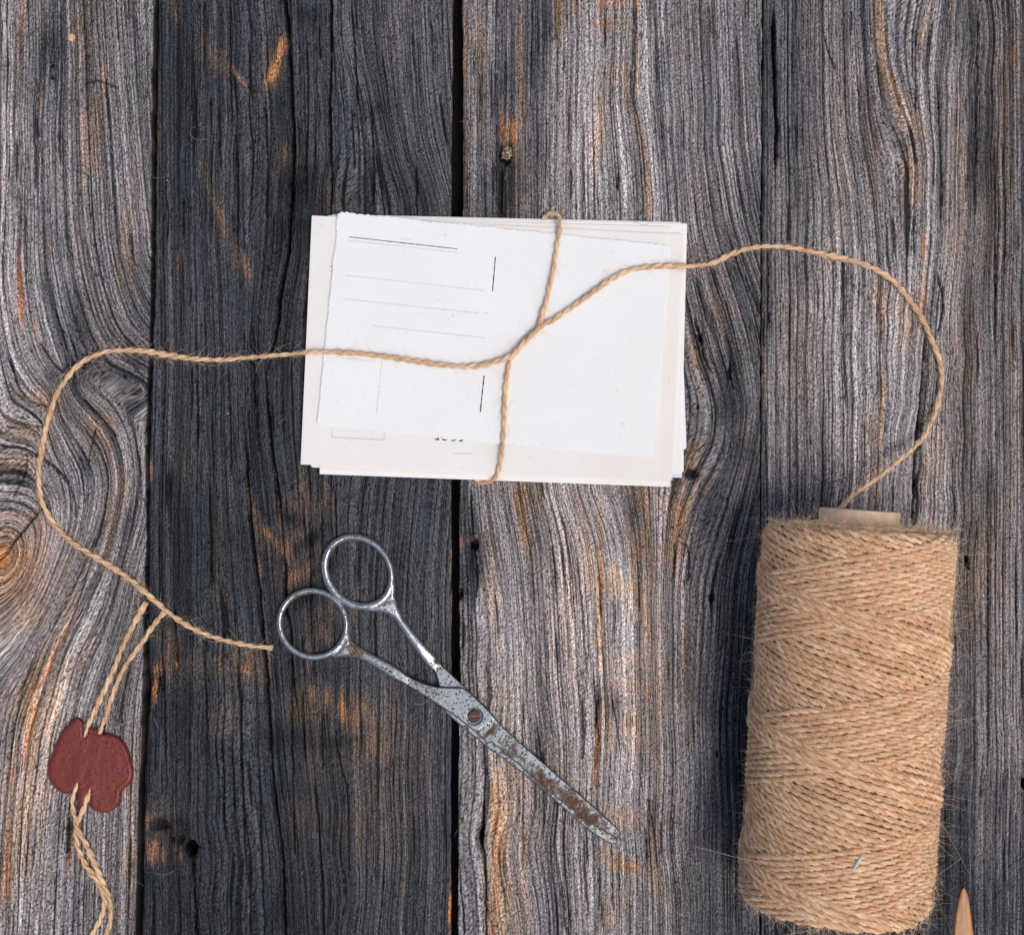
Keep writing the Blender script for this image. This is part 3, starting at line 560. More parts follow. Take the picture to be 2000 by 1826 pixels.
# added backing board under the planks, keeps the gaps between them dark
mj, nt, b = new_mat('dark_backing'); n = N(nt)
tc = n.node('ShaderNodeTexCoord')
j = n.noise(n.vscale(tc.outputs['Object'], 20, 400, 20), 1.0, 3)
n.link(n.mix(j, (0.010, 0.009, 0.008, 1), (0.035, 0.03, 0.026, 1)), b.inputs['Base Color']); b.inputs['Roughness'].default_value = 0.9
def box_mesh(name, x0, x1, y0, y1, z0, z1, mat):
    V = [(x, y, z) for z in (z0, z1) for y in (y0, y1) for x in (x0, x1)]
    F = [(0, 2, 3, 1), (4, 5, 7, 6), (0, 1, 5, 4), (2, 6, 7, 3), (0, 4, 6, 2), (1, 3, 7, 5)]
    return mesh_np(name, V, F, mat, False)
obj('gap_backing', box_mesh('gap_backing', -0.235, 0.235, -0.21, 0.21, -0.034, -0.0225, mj), table)

# ------------------------------------------------------------------ heightfield solids (scissors, seal)
def poly_sdf(P, X, Y):
    P = np.asarray(P, float); x = X.ravel(); y = Y.ravel()
    d = np.full(x.shape, 1e18); ins = np.zeros(x.shape, bool)
    for i in range(len(P)):
        ax, ay = P[i]; bx, by = P[(i + 1) % len(P)]
        ex, ey = bx - ax, by - ay
        t = np.clip(((x - ax) * ex + (y - ay) * ey) / (ex * ex + ey * ey + 1e-12), 0, 1)
        d = np.minimum(d, (x - ax - t * ex) ** 2 + (y - ay - t * ey) ** 2)
        c = ((ay > y) != (by > y)) & (x < (bx - ax) * (y - ay) / (by - ay + 1e-12) + ax)
        ins ^= c
    d = np.sqrt(d); return np.where(ins, -d, d).reshape(X.shape)

def smin(a, b, k):
    h = np.clip(0.5 + 0.5 * (b - a) / k, 0, 1)
    return b * (1 - h) + a * h - k * h * (1 - h)

def hf_solid(name, x0, x1, y0, y1, g, sdf, top, bot, mat, extra=None, smooth_sides=True):
    """sdf, top, bot: functions of px coordinates; heights in metres"""
    X, Y = np.meshgrid(np.arange(x0, x1, g), np.arange(y0, y1, g))
    D = sdf(X, Y)
    cD = (D[:-1, :-1] + D[1:, :-1] + D[:-1, 1:] + D[1:, 1:]) / 4
    cells = cD < 0
    gy, gx = np.gradient(D, g); gl = np.hypot(gx, gy) + 1e-9
    use = np.zeros(D.shape, bool)
    for a in (0, 1):
        for c in (0, 1):
            use[a:a + cells.shape[0], c:c + cells.shape[1]] |= cells
    cnt = np.zeros(D.shape, int)
    for a in (0, 1):
        for c in (0, 1):
            cnt[a:a + cells.shape[0], c:c + cells.shape[1]] += cells
    edge = use & (cnt < 4)
    mv = edge | (use & (D > -0.35 * g))
    X = np.where(mv & edge, X - D * gx / gl, X); Y = np.where(mv & edge, Y - D * gy / gl, Y)
    Dv = np.where(edge, 0, np.minimum(D, 0))
    ids = -np.ones(D.shape, int); sel = np.where(use); nv = len(sel[0]); ids[sel] = np.arange(nv)
    xs, ys_, ds = X[sel], Y[sel], Dv[sel]
    zt = top(xs, ys_, ds); zb = bot(xs, ys_, ds); zt = np.maximum(zt, zb + 5e-5)
    wx, wy = world_xy(xs, ys_, zt); wx2, wy2 = world_xy(xs, ys_, zt)
    V = np.vstack([np.stack([wx, wy, zt], 1), np.stack([wx2, wy2, zb], 1)])
    ci, cj = np.where(cells)
    a, b_, c, d = ids[ci, cj], ids[ci + 1, cj], ids[ci + 1, cj + 1], ids[ci, cj + 1]
    Ft = np.stack([a, b_, c, d], 1); Fb = np.stack([a, d, c, b_], 1) + nv
    E = np.concatenate([Ft[:, [0, 1]], Ft[:, [1, 2]], Ft[:, [2, 3]], Ft[:, [3, 0]]])
    key = E[:, 0] * (nv + 1) + E[:, 1]; rkey = E[:, 1] * (nv + 1) + E[:, 0]
    bd = E[~np.isin(key, rkey)]
    Fs = np.stack([bd[:, 1], bd[:, 0], bd[:, 0] + nv, bd[:, 1] + nv], 1)
    at = None
    if extra is not None:
        e = extra(xs, ys_, ds); at = {'spot': ('FLOAT', np.concatenate([e, e]))}
    me = mesh_np(name, V, np.vstack([Ft, Fb, Fs]), mat, True, at)
    return me

# rusty steel
def steel(name, lo, hi, rough=0.34):
    m, nt, b = new_mat(name); n = N(nt)
    tc = n.node('ShaderNodeTexCoord').outputs['Object']
    big = n.noise(n.vscale(tc, 90, 90, 90), 1.0, 3, 0.6)
    mid = n.noise(n.vscale(tc, 480, 480, 480), 1.0, 3, 0.65)
    fine = n.noise(n.vscale(tc, 1500, 1500, 1500), 1.0, 2, 0.6)
    sp = n.attr('spot', 'Fac')
    r1 = n.math('ADD', n.math('MULTIPLY', mid, 0.62), n.math('MULTIPLY', big, 0.38))
    r1 = n.math('ADD', r1, n.math('MULTIPLY', sp, 0.24))
    rust = n.rng(r1, 0.585, 0.76)
    pits = n.rng(n.noise(n.vscale(tc, 1250, 1250, 1250), 1.0, 1, 0.4), 0.61, 0.66)
    pits = n.math('MULTIPLY', pits, n.rng(n.math('ADD', big, n.math('MULTIPLY', sp, 0.4)), 0.30, 0.5))
    rc = n.mix(fine, (0.022, 0.011, 0.007, 1), (0.15, 0.066, 0.022, 1))
    metal = n.mix(n.rng(mid, 0.3, 0.7), lo, hi)
    haze = n.mix(n.math('MULTIPLY', n.math('MULTIPLY', sp, 0.8, clamp=True), n.rng(mid, .3, .6)), metal, (0.13, 0.115, 0.065, 1))
    col = n.mix(rust, haze, rc); col = n.mix(pits, col, (0.045, 0.03, 0.024, 1))
    n.link(col, b.inputs['Base Color'])
    allr = n.math('MAXIMUM', rust, pits)
    n.link(n.rng(allr, 0, 1, 0.88, 0.0), b.inputs['Metallic'])
    n.link(n.math('ADD', n.rng(allr, 0, 1, rough, 0.85), n.rng(fine, .3, .7, -.06, .1)), b.inputs['Roughness'])
    h = n.math('SUBTRACT', n.math('MULTIPLY', fine, 0.25), n.math('MULTIPLY', allr, 0.6))
    n.bump(h, 0.6, 0.00025, b)
    return m
M_STEEL = steel('worn_plated_steel', (0.29, 0.305, 0.32, 1), (0.50, 0.52, 0.53, 1), 0.28)
M_BLADE = steel('dull_blade_steel', (0.125, 0.148, 0.175, 1), (0.215, 0.248, 0.285, 1), 0.36)

def ring_poly(cx, cy, a, b_, ang, n=72):
    t = np.linspace(0, 2 * pi, n, endpoint=False); A = radians(ang)
    x = a * np.cos(t); y = b_ * np.sin(t)
    return np.stack([cx + x * cos(A) - y * sin(A), cy + x * sin(A) + y * cos(A)], 1)

def sc_spot(x, y, d):
    out = np.zeros_like(x)
    for cx, cy, rx, ry, rot, s in [(858, 1291, 11, 10, 0, 1.1), (690, 1268, 24, 16, 20, .85), (710, 1273, 16, 8, 20, .7), (668, 1284, 22, 6, -15, .7), (672, 1062, 34, 8, -35, .8), (650, 1075, 10, 16, 20, .7), (643, 1100, 6, 20, 0, .4), (752, 1178, 14, 8, 0, .6),
                                   (926, 1399, 19, 19, 0, .55), (1000, 1470, 34, 24, 42, .55), (1060, 1525, 60, 18, 42, .85), (1140, 1585, 90, 20, 42, .95), (1080, 1540, 34, 14, 42, .7), (965, 1425, 24, 8, -60, .6), (1150, 1610, 60, 10, 42, .4), (840, 1345, 30, 14, 20, .35), (580, 1166, 14, 6, -25, .7), (1185, 1620, 26, 10, 42, .55), (960, 1450, 60, 5, 38, .4), (957, 1428, 16, 4, -45, 1.4), (930, 1350, 60, 30, 40, .2), (700, 1275, 40, 10, 25, .5), (760, 1300, 60, 10, 30, .35), (810, 1330, 20, 8, 30, .5)]:
        a = radians(rot); dx, dy = x - cx, y - cy
        u = (dx * cos(a) + dy * sin(a)) / rx; v = (-dx * sin(a) + dy * cos(a)) / ry
        out = np.maximum(out, s * np.exp(-(u * u + v * v) * 0.8))
    return out

ring1 = ring_poly(699.5, 1116.5, 72, 61, 52); ring2 = ring_poly(611, 1218.5, 66.5, 64, 40)
arm1 = [(768, 1146), (771, 1168), (776, 1186), (791, 1215), (822, 1253), (853, 1288), (903, 1337), (945, 1376), (962, 1400), (948, 1430), (905, 1420), (868, 1370), (857, 1340), (854, 1326), (848, 1310), (837, 1299), (807, 1261), (782, 1224), (768, 1206), (750, 1195), (722, 1190), (738, 1182), (760, 1162)]
arm2 = [(676, 1238), (686, 1252), (699, 1262), (716, 1273), (749, 1291), (791, 1317), (812, 1328), (836, 1337), (862, 1342), (903, 1344), (926, 1361), (965, 1401), (984, 1428), (955, 1452), (941, 1440), (905, 1411), (883, 1395), (837, 1364), (788, 1334), (745, 1308), (714, 1290), (699, 1284), (684, 1280), (655, 1281), (668, 1264)]
blade2 = [(903, 1343), (944, 1377), (987, 1424), (1055, 1484), (1103, 1526), (1141, 1559), (1190, 1603), (1206, 1618), (1211, 1628), (1210, 1635), (1204, 1636), (1185, 1626), (1141, 1598), (1088, 1558), (1038, 1514), (992, 1476), (944, 1437), (900, 1405), (870, 1375), (880, 1352)]
blade1 = [(944, 1379), (965, 1400), (1000, 1440), (1060, 1500), (1120, 1560), (1170, 1606), (1194, 1628), (1203, 1637), (1206, 1643), (1200, 1648), (1190, 1646), (1178, 1640), (1141, 1614), (1088, 1567), (1035, 1521), (980, 1480), (939, 1449), (888, 1407), (865, 1380), (890, 1360)]
M1 = 1e-3
def along(x, y): return ((x - 850) * 0.74 + (y - 1310) * 0.67)
P_arm1 = catmull(arm1, 6, True); P_arm2 = catmull(arm2, 6, True)
P_bl1 = catmull(blade1, 8, True); P_bl2 = catmull(blade2, 8, True)
def round_prof(d, r, h):
    q = np.clip(-d / r, 0, 1); return h * np.sqrt(np.clip(1 - (1 - q) ** 2, 0, 1))
def ringw(x, y, cx, cy, ang, w0, w1):
    a = np.arctan2(y - cy, x - cx); return w0 + (w1 - w0) * (0.5 + 0.5 * np.cos(a - radians(ang)))
def full1(x, y):
    r = np.abs(poly_sdf(ring1, x, y)) - ringw(x, y, 699, 1116, 150, 6.5, 8.3)
    return smin(r, np.minimum(poly_sdf(P_arm1, x, y) - 2.0 * sst(5, -30, along(x, y)), poly_sdf(P_bl1, x, y)), 11.0)
def full2(x, y):
    r = np.abs(poly_sdf(ring2, x, y)) - ringw(x, y, 611, 1218, 180, 6.3, 6.9)
    return smin(r, np.minimum(poly_sdf(P_arm2, x, y) - 2.0 * sst(-30, -60, along(x, y)), poly_sdf(P_bl2, x, y)), 11.0)
def s_handle1(x, y): return np.maximum(full1(x, y), along(x, y) - 2.0)
def s_handle2(x, y): return np.maximum(full2(x, y), along(x, y) + 22.0)
def s_blade1(x, y): return np.maximum(full1(x, y), -(along(x, y) - 2.0))
def s_blade2(x, y): return np.maximum(full2(x, y), -(along(x, y) + 22.0))
scloc = (*[float(v) for v in world_xy(926, 1399)], 0.0)
sc = thing('scissors', 'rusty old steel scissors, slightly open, lying across the dark plank', 'scissors', scloc)

def top_1(x, y, d):
    d = np.minimum(full1(x, y), 0); a = along(x, y); f = sst(-60, 5, a)
    return (1 - f) * (1.1 * M1 + round_prof(d, 8.5, 1.9 * M1)) + f * (1.5 * M1 + round_prof(d, 2.0, 0.5 * M1)) - 0.3 * M1 * sst(300, 450, a)
def bot_1(x, y, d):
    d = np.minimum(full1(x, y), 0); f = sst(-60, 5, along(x, y))
    return (1 - f) * (1.0 * M1 - round_prof(d, 8, 0.8 * M1)) + f * 0.45 * M1
def top_2(x, y, d):
    d = np.minimum(full2(x, y), 0); a = along(x, y); f = sst(-140, -30, a)
    across = -(x - 960) * 0.67 + (y - 1425) * 0.74
    st = sst(141, 144, a + 0.25 * across)
    z = (1 - f) * (0.9 * M1 + round_prof(d, 8.5, 2.0 * M1)) + f * (3.2 * M1 + round_prof(d, 2.2, 0.7 * M1))
    z = z - st * 0.09 * M1 * sst(0, 3, -d)
    z = z - 0.30 * M1 * sst(17.5, 15.0, np.hypot(x - 926, y - 1399))
    return z - 0.5 * M1 * sst(330, 470, a)
def bot_2(x, y, d):
    d = np.minimum(full2(x, y), 0); a = along(x, y); f = sst(-140, -30, a)
    return (1 - f) * (1.0 * M1 - round_prof(d, 8, 0.8 * M1)) + f * 2.15 * M1 - 0.45 * M1 * sst(330, 470, a)

def part(name, args, parent):
    me = hf_solid(name, *args); shift(me, parent.location); return obj(name, me, parent)
o = part('handle', (618, 900, 1034, 1370, 1.15, s_handle1, top_1, bot_1, M_STEEL, sc_spot), sc)
o = part('handle', (526, 880, 1140, 1370, 1.15, s_handle2, top_2, bot_2, M_STEEL, sc_spot), sc)
o = part('blade', (840, 1215, 1290, 1660, 1.3, s_blade1, top_1, bot_1, M_BLADE, sc_spot), sc); o['label'] = 'under blade of the scissors'
o = part('blade', (750, 1220, 1290, 1650, 1.1, s_blade2, top_2, bot_2, M_BLADE, sc_spot), sc); o['label'] = 'upper blade carrying the screw'

# screw with slot
mr, nt, b = new_mat('rusted_screw'); n = N(nt)
tc = n.node('ShaderNodeTexCoord').outputs['Object']
nz = n.noise(n.vscale(tc, 900, 900, 900), 1.0, 4, 0.65)
n.link(n.mix(n.attr('spot', 'Fac'), n.mix(n.rng(nz, .3, .7), (0.018, 0.011, 0.010, 1), (0.075, 0.038, 0.027, 1)), n.mix(n.rng(nz, .3, .7), (0.08, 0.028, 0.014, 1), (0.24, 0.105, 0.06, 1))), b.inputs['Base Color'])
b.inputs['Roughness'].default_value = 0.7
n.bump(nz, 0.5, 0.0002, b)
def s_screw(x, y): return np.hypot(x - 926, y - 1399) - 13.0
def top_screw(x, y, d):
    u = (x - 926) * 0.10 + (y - 1399) * 0.995
    return 4.10 * M1 + round_prof(d, 7, 0.35 * M1) - 0.42 * M1 * sst(2.8, 1.9, np.abs(u))
part('screw', (910, 942, 1383, 1415, 0.7, s_screw, top_screw, lambda x, y, d: np.full_like(x, 3.4 * M1), mr, lambda x, y, d: sst(3.2, 2.0, np.abs((x - 926) * 0.10 + (y - 1399) * 0.995))), sc)

# ------------------------------------------------------------------ wax seal
mw, nt, b = new_mat('sealing_wax'); n = N(nt)
tc = n.node('ShaderNodeTexCoord').outputs['Object']
w1 = n.noise(n.vscale(tc, 160, 160, 160), 1.0, 4, 0.6)
pit = n.rng(n.noise(n.vscale(tc, 1000, 1000, 1000), 1.0, 1, 0.4), 0.64, 0.70)
pit = n.math('MULTIPLY', pit, n.rng(n.noise(n.vscale(tc, 90, 90, 90), 1.0, 2), 0.42, 0.60))
n.link(n.mix(pit, n.mix(n.rng(w1, .3, .7), (0.130, 0.020, 0.016, 1), (0.168, 0.027, 0.022, 1)), (0.03, 0.006, 0.006, 1)), b.inputs['Base Color'])
b.inputs['Roughness'].default_value = 0.48; b.inputs['Specular IOR Level'].default_value = 0.3; b.inputs['Coat Weight'].default_value = 0.12; b.inputs['Coat Roughness'].default_value = 0.15
h = n.math('SUBTRACT', n.math('MULTIPLY', n.noise(n.vscale(tc, 300, 300, 300), 1.0, 3), 0.8), n.math('MULTIPLY', pit, 0.6))
n.bump(h, 0.55, 0.0006, b)
so = [(680, 160), (740, 185), (778, 250), (790, 330), (798, 425), (822, 380), (850, 312), (920, 318), (990, 305), (1020, 385), (1080, 385), (1180, 400), (1290, 445), (1385, 530), (1450, 640), (1495, 790), (1525, 950), (1505, 1100), (1410, 1200), (1345, 1260), (1352, 1340), (1300, 1465), (1200, 1545), (1080, 1575), (960, 1548), (885, 1490), (862, 1400), (880, 1300),
      (850, 1330), (830, 1440), (770, 1490), (715, 1512), (690, 1440), (680, 1330), (690, 1180), (650, 1240), (600, 1278), (500, 1290), (400, 1235), (300, 1140), (252, 1000), (248, 840), (300, 750), (340, 640), (385, 520), (430, 410), (510, 310), (600, 225)]
so = np.array(so, float) / 7.608 + np.array([60, 1380])
P_seal = catmull(so, 3, True)
def s_seal(x, y): return poly_sdf(P_seal, x, y) + 1.2 * (fbm(x / 9, y / 9, 2, 90) - .5)
def top_seal(x, y, d):
    z = 1.0 * M1 + round_prof(d, 9, 1.9 * M1)
    # ridge of pressed-out wax near the rim, gentle ripples over the strings
    z += 0.10 * M1 * np.exp(-((-d - 7) / 3.2) ** 2) * sst(160, 230, x)
    z += 0.22 * M1 * (fbm(x / 26, y / 34, 3, 91) - .5) + 0.16 * M1 * (fbm(x / 7, y / 9, 2, 92) - .5)
    for (ax, ay, bx, by) in [(166, 1437, 150, 1531), (195, 1430, 176, 1540)]:
        t = np.clip(((x - ax) * (bx - ax) + (y - ay) * (by - ay)) / ((bx - ax) ** 2 + (by - ay) ** 2), 0, 1)
        dd = np.hypot(x - ax - t * (bx - ax), y - ay - t * (by - ay)); z += 0.10 * M1 * np.exp(-(dd / 9) ** 2)
    return z
seal_loc = (*[float(v) for v in world_xy(176, 1494)], 0.0)
seal = thing('wax_seal', 'dark red wax seal with jute strings threaded through it, on the pale plank', 'wax seal', seal_loc)
part('wax', (88, 268, 1395, 1592, 1.1, s_seal, top_seal, lambda x, y, d: 0.2 * M1 - 0 * x, mw), seal)

# ------------------------------------------------------------------ jute
def jute_mat(name, c0, c1, c2):
    m, nt, b = new_mat(name); n = N(nt)
    y = n.attr('yarn')
    st = n.noise(n.vscale(y, 5.0, 0.25, 1.0), 1.0, 3, 0.7)
    bl = n.noise(n.vscale(y, 0.4, 0.018, 1.0), 1.0, 2, 0.5)
    col = n.mix(n.rng(st, 0.28, 0.72), c0, c1)
    col = n.mix(n.rng(bl, 0.42, 0.60, 0, 0.8), col, c2)
    n.link(col, b.inputs['Base Color']); b.inputs['Roughness'].default_value = 0.62
    b.inputs['Specular IOR Level'].default_value = 0.35
    b.inputs['Sheen Weight'].default_value = 0.0
    n.bump(st, 0.9, 0.00035, b)
    return m
M_JUTE = jute_mat('jute', (0.24, 0.108, 0.042, 1), (0.90, 0.60, 0.36, 1), (0.84, 0.60, 0.37, 1))
M_SPOOL = jute_mat('spool_jute', (0.36, 0.155, 0.060, 1), (0.98, 0.62, 0.345, 1), (0.98, 0.71, 0.46, 1))
M_FIBRE, nt, b = new_mat('loose_fibre')
b.inputs['Base Color'].default_value = (0.95, 0.66, 0.41, 1); b.inputs['Roughness'].default_value = 0.5
M_LINT, nt, b = new_mat('pale_lint')
b.inputs['Base Color'].default_value = (0.62, 0.56, 0.48, 1); b.inputs['Roughness'].default_value = 0.6

def yarn_geom(P, T, A, B, radius, pitch, seed, sides=6, plies=2, taper=(0, 0)):
    """P path (m), A,B cross axes; returns V,F,attr"""
    n = len(P); ds = np.r_[0, np.cumsum(np.linalg.norm(np.diff(P, axis=0), axis=1))]
    irr = 1 + 0.34 * (fbm(ds / 0.006, np.full(n, seed * 1.7), 3, seed) - .5) * 2
    R = np.broadcast_to(radius, (n,)) * irr
    phase = 2 * pi * ds / pitch * 1.0 + 1.2 * (fbm(ds / 0.02, np.full(n, seed + .5), 2, seed + 3) - .5) * 2 + seed
    Vs, Fs, At = [], [], []; base = 0
    for k in range(plies):
        ph = phase + 2 * pi * k / plies
        c = P + (np.cos(ph) * R * 0.40)[:, None] * A + (np.sin(ph) * R * 0.40)[:, None] * B
        th = np.linspace(0, 2 * pi, sides, endpoint=False)
        rr = R * 0.66
        wob = 1 + 0.10 * (vn(ds[:, None] / 0.0012 + seed, th[None] * 2 + k * 9, seed + 5) - .5) * 2
        V = c[:, None] + (rr[:, None] * wob)[..., None] * (np.cos(th + 0)[None, :, None] * A[:, None] + np.sin(th)[None, :, None] * B[:, None])
        V = V.reshape(-1, 3)
        idx = base + np.arange(n * sides).reshape(n, sides)
        F = np.stack([idx[:-1], np.roll(idx, -1, 1)[:-1], np.roll(idx, -1, 1)[1:], idx[1:]], -1).reshape(-1, 4)
        # twist the streak coordinate with the ply so that fibres wind round the yarn
        u = (th[None, :] / (2 * pi) * 3.0 - ds[:, None] / pitch * 1.0 + k * 7.3)
        At.append(np.stack([u, np.repeat(ds[:, None] / S, sides, 1), np.full_like(u, seed * 3.3 + k)], -1).reshape(-1, 3))
        Vs.append(V); Fs.append(F); base += len(V)
    return np.vstack(Vs), np.vstack(Fs), np.vstack(At)

def fibre_geom(base_pts, dirs, lens, r, curl, seed, seg=5):
    """vectorised thin curly hairs, three sided"""
    g = np.random.default_rng(seed); n = len(base_pts)
    d = dirs / np.linalg.norm(dirs, axis=1)[:, None]
    rv = g.normal(size=(n, 3)); s1 = np.cross(d, rv); s1 /= np.linalg.norm(s1, axis=1)[:, None]; s2 = np.cross(d, s1)
    t = np.linspace(0, 1, seg + 1)
    k = g.normal(size=(n, 1)) * curl; k2 = g.normal(size=(n, 1)) * curl * 0.6; fq = g.uniform(2, 5, (n, 1)); p0 = g.uniform(0, 6, (n, 1))
    x = t[None] * 1.0; off1 = k * t[None] ** 2 + 0.10 * curl * (np.sin(fq * t[None] * 2 + p0) - np.sin(p0)); off2 = k2 * t[None] ** 2
    C_ = base_pts[:, None] + lens[:, None, None] * (x[..., None] * d[:, None] + off1[..., None] * s1[:, None] + off2[..., None] * s2[:, None])
    rr = (r * (1 - 0.5 * t))[None, :, None, None] * np.ones((n, 1, 1, 1))
    th = np.array([0, 2 * pi / 3, 4 * pi / 3])
    ring = np.cos(th)[None, None, :, None] * s1[:, None, None] + np.sin(th)[None, None, :, None] * s2[:, None, None]
    V = (C_[:, :, None] + rr * ring).reshape(-1, 3)
    idx = np.arange(n * (seg + 1) * 3).reshape(n, seg + 1, 3)
    F = np.stack([idx[:, :-1], np.roll(idx, -1, 2)[:, :-1], np.roll(idx, -1, 2)[:, 1:], idx[:, 1:]], -1).reshape(-1, 4)
    return V, F, C_

def path3(pts, step=2.6):
    """pts: (px, py, z mm, width px); smooth world path + radius"""
    Q = catmull(np.asarray(pts, float), step)
    g = fbm(np.arange(len(Q)) / 9.0, np.full(len(Q), pts[0][0] * .13), 2, 5) - .5
    z = np.maximum(Q[:, 2], 0) * 1e-3
    wx, wy = world_xy(Q[:, 0], Q[:, 1] + g * 1.0, z)
    P = np.stack([wx, wy, z], 1)
    T = np.gradient(P, axis=0); T /= np.linalg.norm(T, axis=1)[:, None]
    up = np.array([0, 0, 1.0]); A = np.cross(T, up)
    nn = np.linalg.norm(A, axis=1)[:, None]; A = np.where(nn > 0.15, A / np.maximum(nn, 1e-6), np.array([1, 0, 0.]))
    B = np.cross(A, T); B /= np.linalg.norm(B, axis=1)[:, None]
    return P, T, A, B, Q[:, 3] * 0.465 * S

def add_fuzz(P, T, A, B, R, n, seed, lmin=0.002, lmax=0.008, r=0.00004):
    g = np.random.default_rng(seed)
    i = g.integers(1, len(P) - 1, n); th = g.uniform(-0.3, pi + 0.3, n)
    nrm = np.cos(th)[:, None] * A[i] + np.sin(th)[:, None] * B[i]
    d = nrm * g.uniform(0.2, 1.0, (n, 1)) + T[i] * g.choice([-1, 1], (n, 1)) * g.uniform(0.5, 1.6, (n, 1)); d[:, 2] *= 0.35
    ln = lmin + (lmax - lmin) * g.random(n) ** 2.2
    return fibre_geom(P[i] + nrm * (R[i] * 0.7)[:, None], d, ln, r, 0.55, seed)

def twine_obj(name, pts, parent=None, loc=(0, 0, 0), pitch=0.0088, seed=1, fuzz=200, frays=True, sides=7, mat=None):
    P, T, A, B, R = path3(pts)
    V, F, At = yarn_geom(P, T, A, B, R, pitch, seed, sides)
    # frayed ends: a little brush of fibres at both ends
    me = mesh_np(name, V - np.asarray(loc), F, mat or M_JUTE, True, {'yarn': ('FLOAT_VECTOR', At)})
    o = obj(name, me, parent)
    if parent is None: o.location = loc
    Vf, Ff, _ = add_fuzz(P, T, A, B, R, fuzz, seed + 50)
    Vs, Fs, b0 = [Vf], [Ff], len(Vf)
    for e, sgn, use in ((0, -1, frays in (True, 'start')), (len(P) - 1, 1, frays in (True, 'end'))):
        if not use: continue
        g = np.random.default_rng(seed + 80 + e)
        m = 70; aa = g.uniform(0, 2 * pi, m); q = np.sqrt(g.random(m)) * R[e] * 0.9
        bp = P[e] + (np.cos(aa) * q)[:, None] * A[e] + (np.sin(aa) * q)[:, None] * B[e] - T[e] * sgn * 0.0012
        dd = T[e] * sgn + 0.16 * (np.cos(aa)[:, None] * A[e] + np.sin(aa)[:, None] * B[e]) * g.random((m, 1))
        v, f, _ = fibre_geom(bp, dd, g.uniform(0.0015, 0.0034, m), 0.00012, 0.12, seed + e + 7, 4)
        Vs.append(v); Fs.append(f + b0); b0 += len(v)
    fv = np.vstack(Vs); fv[:, 2] = np.maximum(fv[:, 2], 0.00012)
    fme = mesh_np('stray_fibre', fv - np.asarray(loc), np.vstack(Fs), M_FIBRE, True)
    return o, fme

# ------------------------------------------------------------------ postcards
def paper(name, base, speck, spots=0.5):
    m, nt, b = new_mat(name); n = N(nt)
    tc = n.node('ShaderNodeTexCoord').outputs['Object']
    lo = n.noise(n.vscale(tc, 26, 26, 26), 1.0, 4, 0.6)
    f = n.noise(n.vscale(tc, 1500, 1500, 1500), 1.0, 2, 0.6)
    s = n.rng(n.noise(n.vscale(tc, 900, 700, 900), 1.0, 1, 0.3), 0.71, 0.79)
    c = n.mix(n.rng(lo, .35, .65), base, tuple(v * q for v, q in zip(base[:3], (0.975, 0.955, 0.915))) + (1,))
    age = n.rng(n.noise(n.vscale(tc, 70, 70, 70), 1.0, 3, 0.6), 0.56, 0.72)
    c = n.mix(n.math('MULTIPLY', age, 0.35), c, tuple(v * q for v, q in zip(base[:3], (0.97, 0.93, 0.86))) + (1,))
    c = n.mix(n.math('MULTIPLY', n.rng(f, .3, .7), 0.14), c, tuple(v * 0.8 for v in base[:3]) + (1,))
    c = n.mix(n.math('MULTIPLY', s, spots), c, speck)
    n.link(c, b.inputs['Base Color']); b.inputs['Roughness'].default_value = 0.7; b.inputs['Specular IOR Level'].default_value = 0.3
    n.bump(f, 0.35, 0.00012, b)
    return m
M_PT = paper('ivory_card', (0.765, 0.785, 0.785, 1), (0.55, 0.50, 0.43, 1), 0.4)
M_PK = paper('pinkish_card', (0.755, 0.735, 0.71, 1), (0.5, 0.42, 0.36, 1), 0.35)
M_PW = paper('white_card', (0.80, 0.80, 0.79, 1), (0.5, 0.45, 0.4, 1), 0.3)
M_PC = paper('cream_card', (0.76, 0.735, 0.69, 1), (0.5, 0.42, 0.33, 1), 0.35)
M_PB = paper('bluish_card', (0.72, 0.77, 0.82, 1), (0.3, 0.4, 0.5, 1), 0.4)
mi, nt, b = new_mat('black_ink'); b.inputs['Base Color'].default_value = (0.022, 0.024, 0.026, 1); b.inputs['Roughness'].default_value = 0.6
M_INK = mi
mi2, nt, b = new_mat('grey_ink'); b.inputs['Base Color'].default_value = (0.30, 0.305, 0.31, 1); b.inputs['Roughness'].default_value = 0.6
M_INK2 = mi2
mi3, nt, b = new_mat('blue_ink'); b.inputs['Base Color'].default_value = (0.25, 0.48, 0.60, 1); b.inputs['Roughness'].default_value = 0.6
M_INKB = mi3
mi4, nt, b = new_mat('faint_ink'); b.inputs['Base Color'].default_value = (0.42, 0.36, 0.33, 1); b.inputs['Roughness'].default_value = 0.6
M_FAINT = mi4

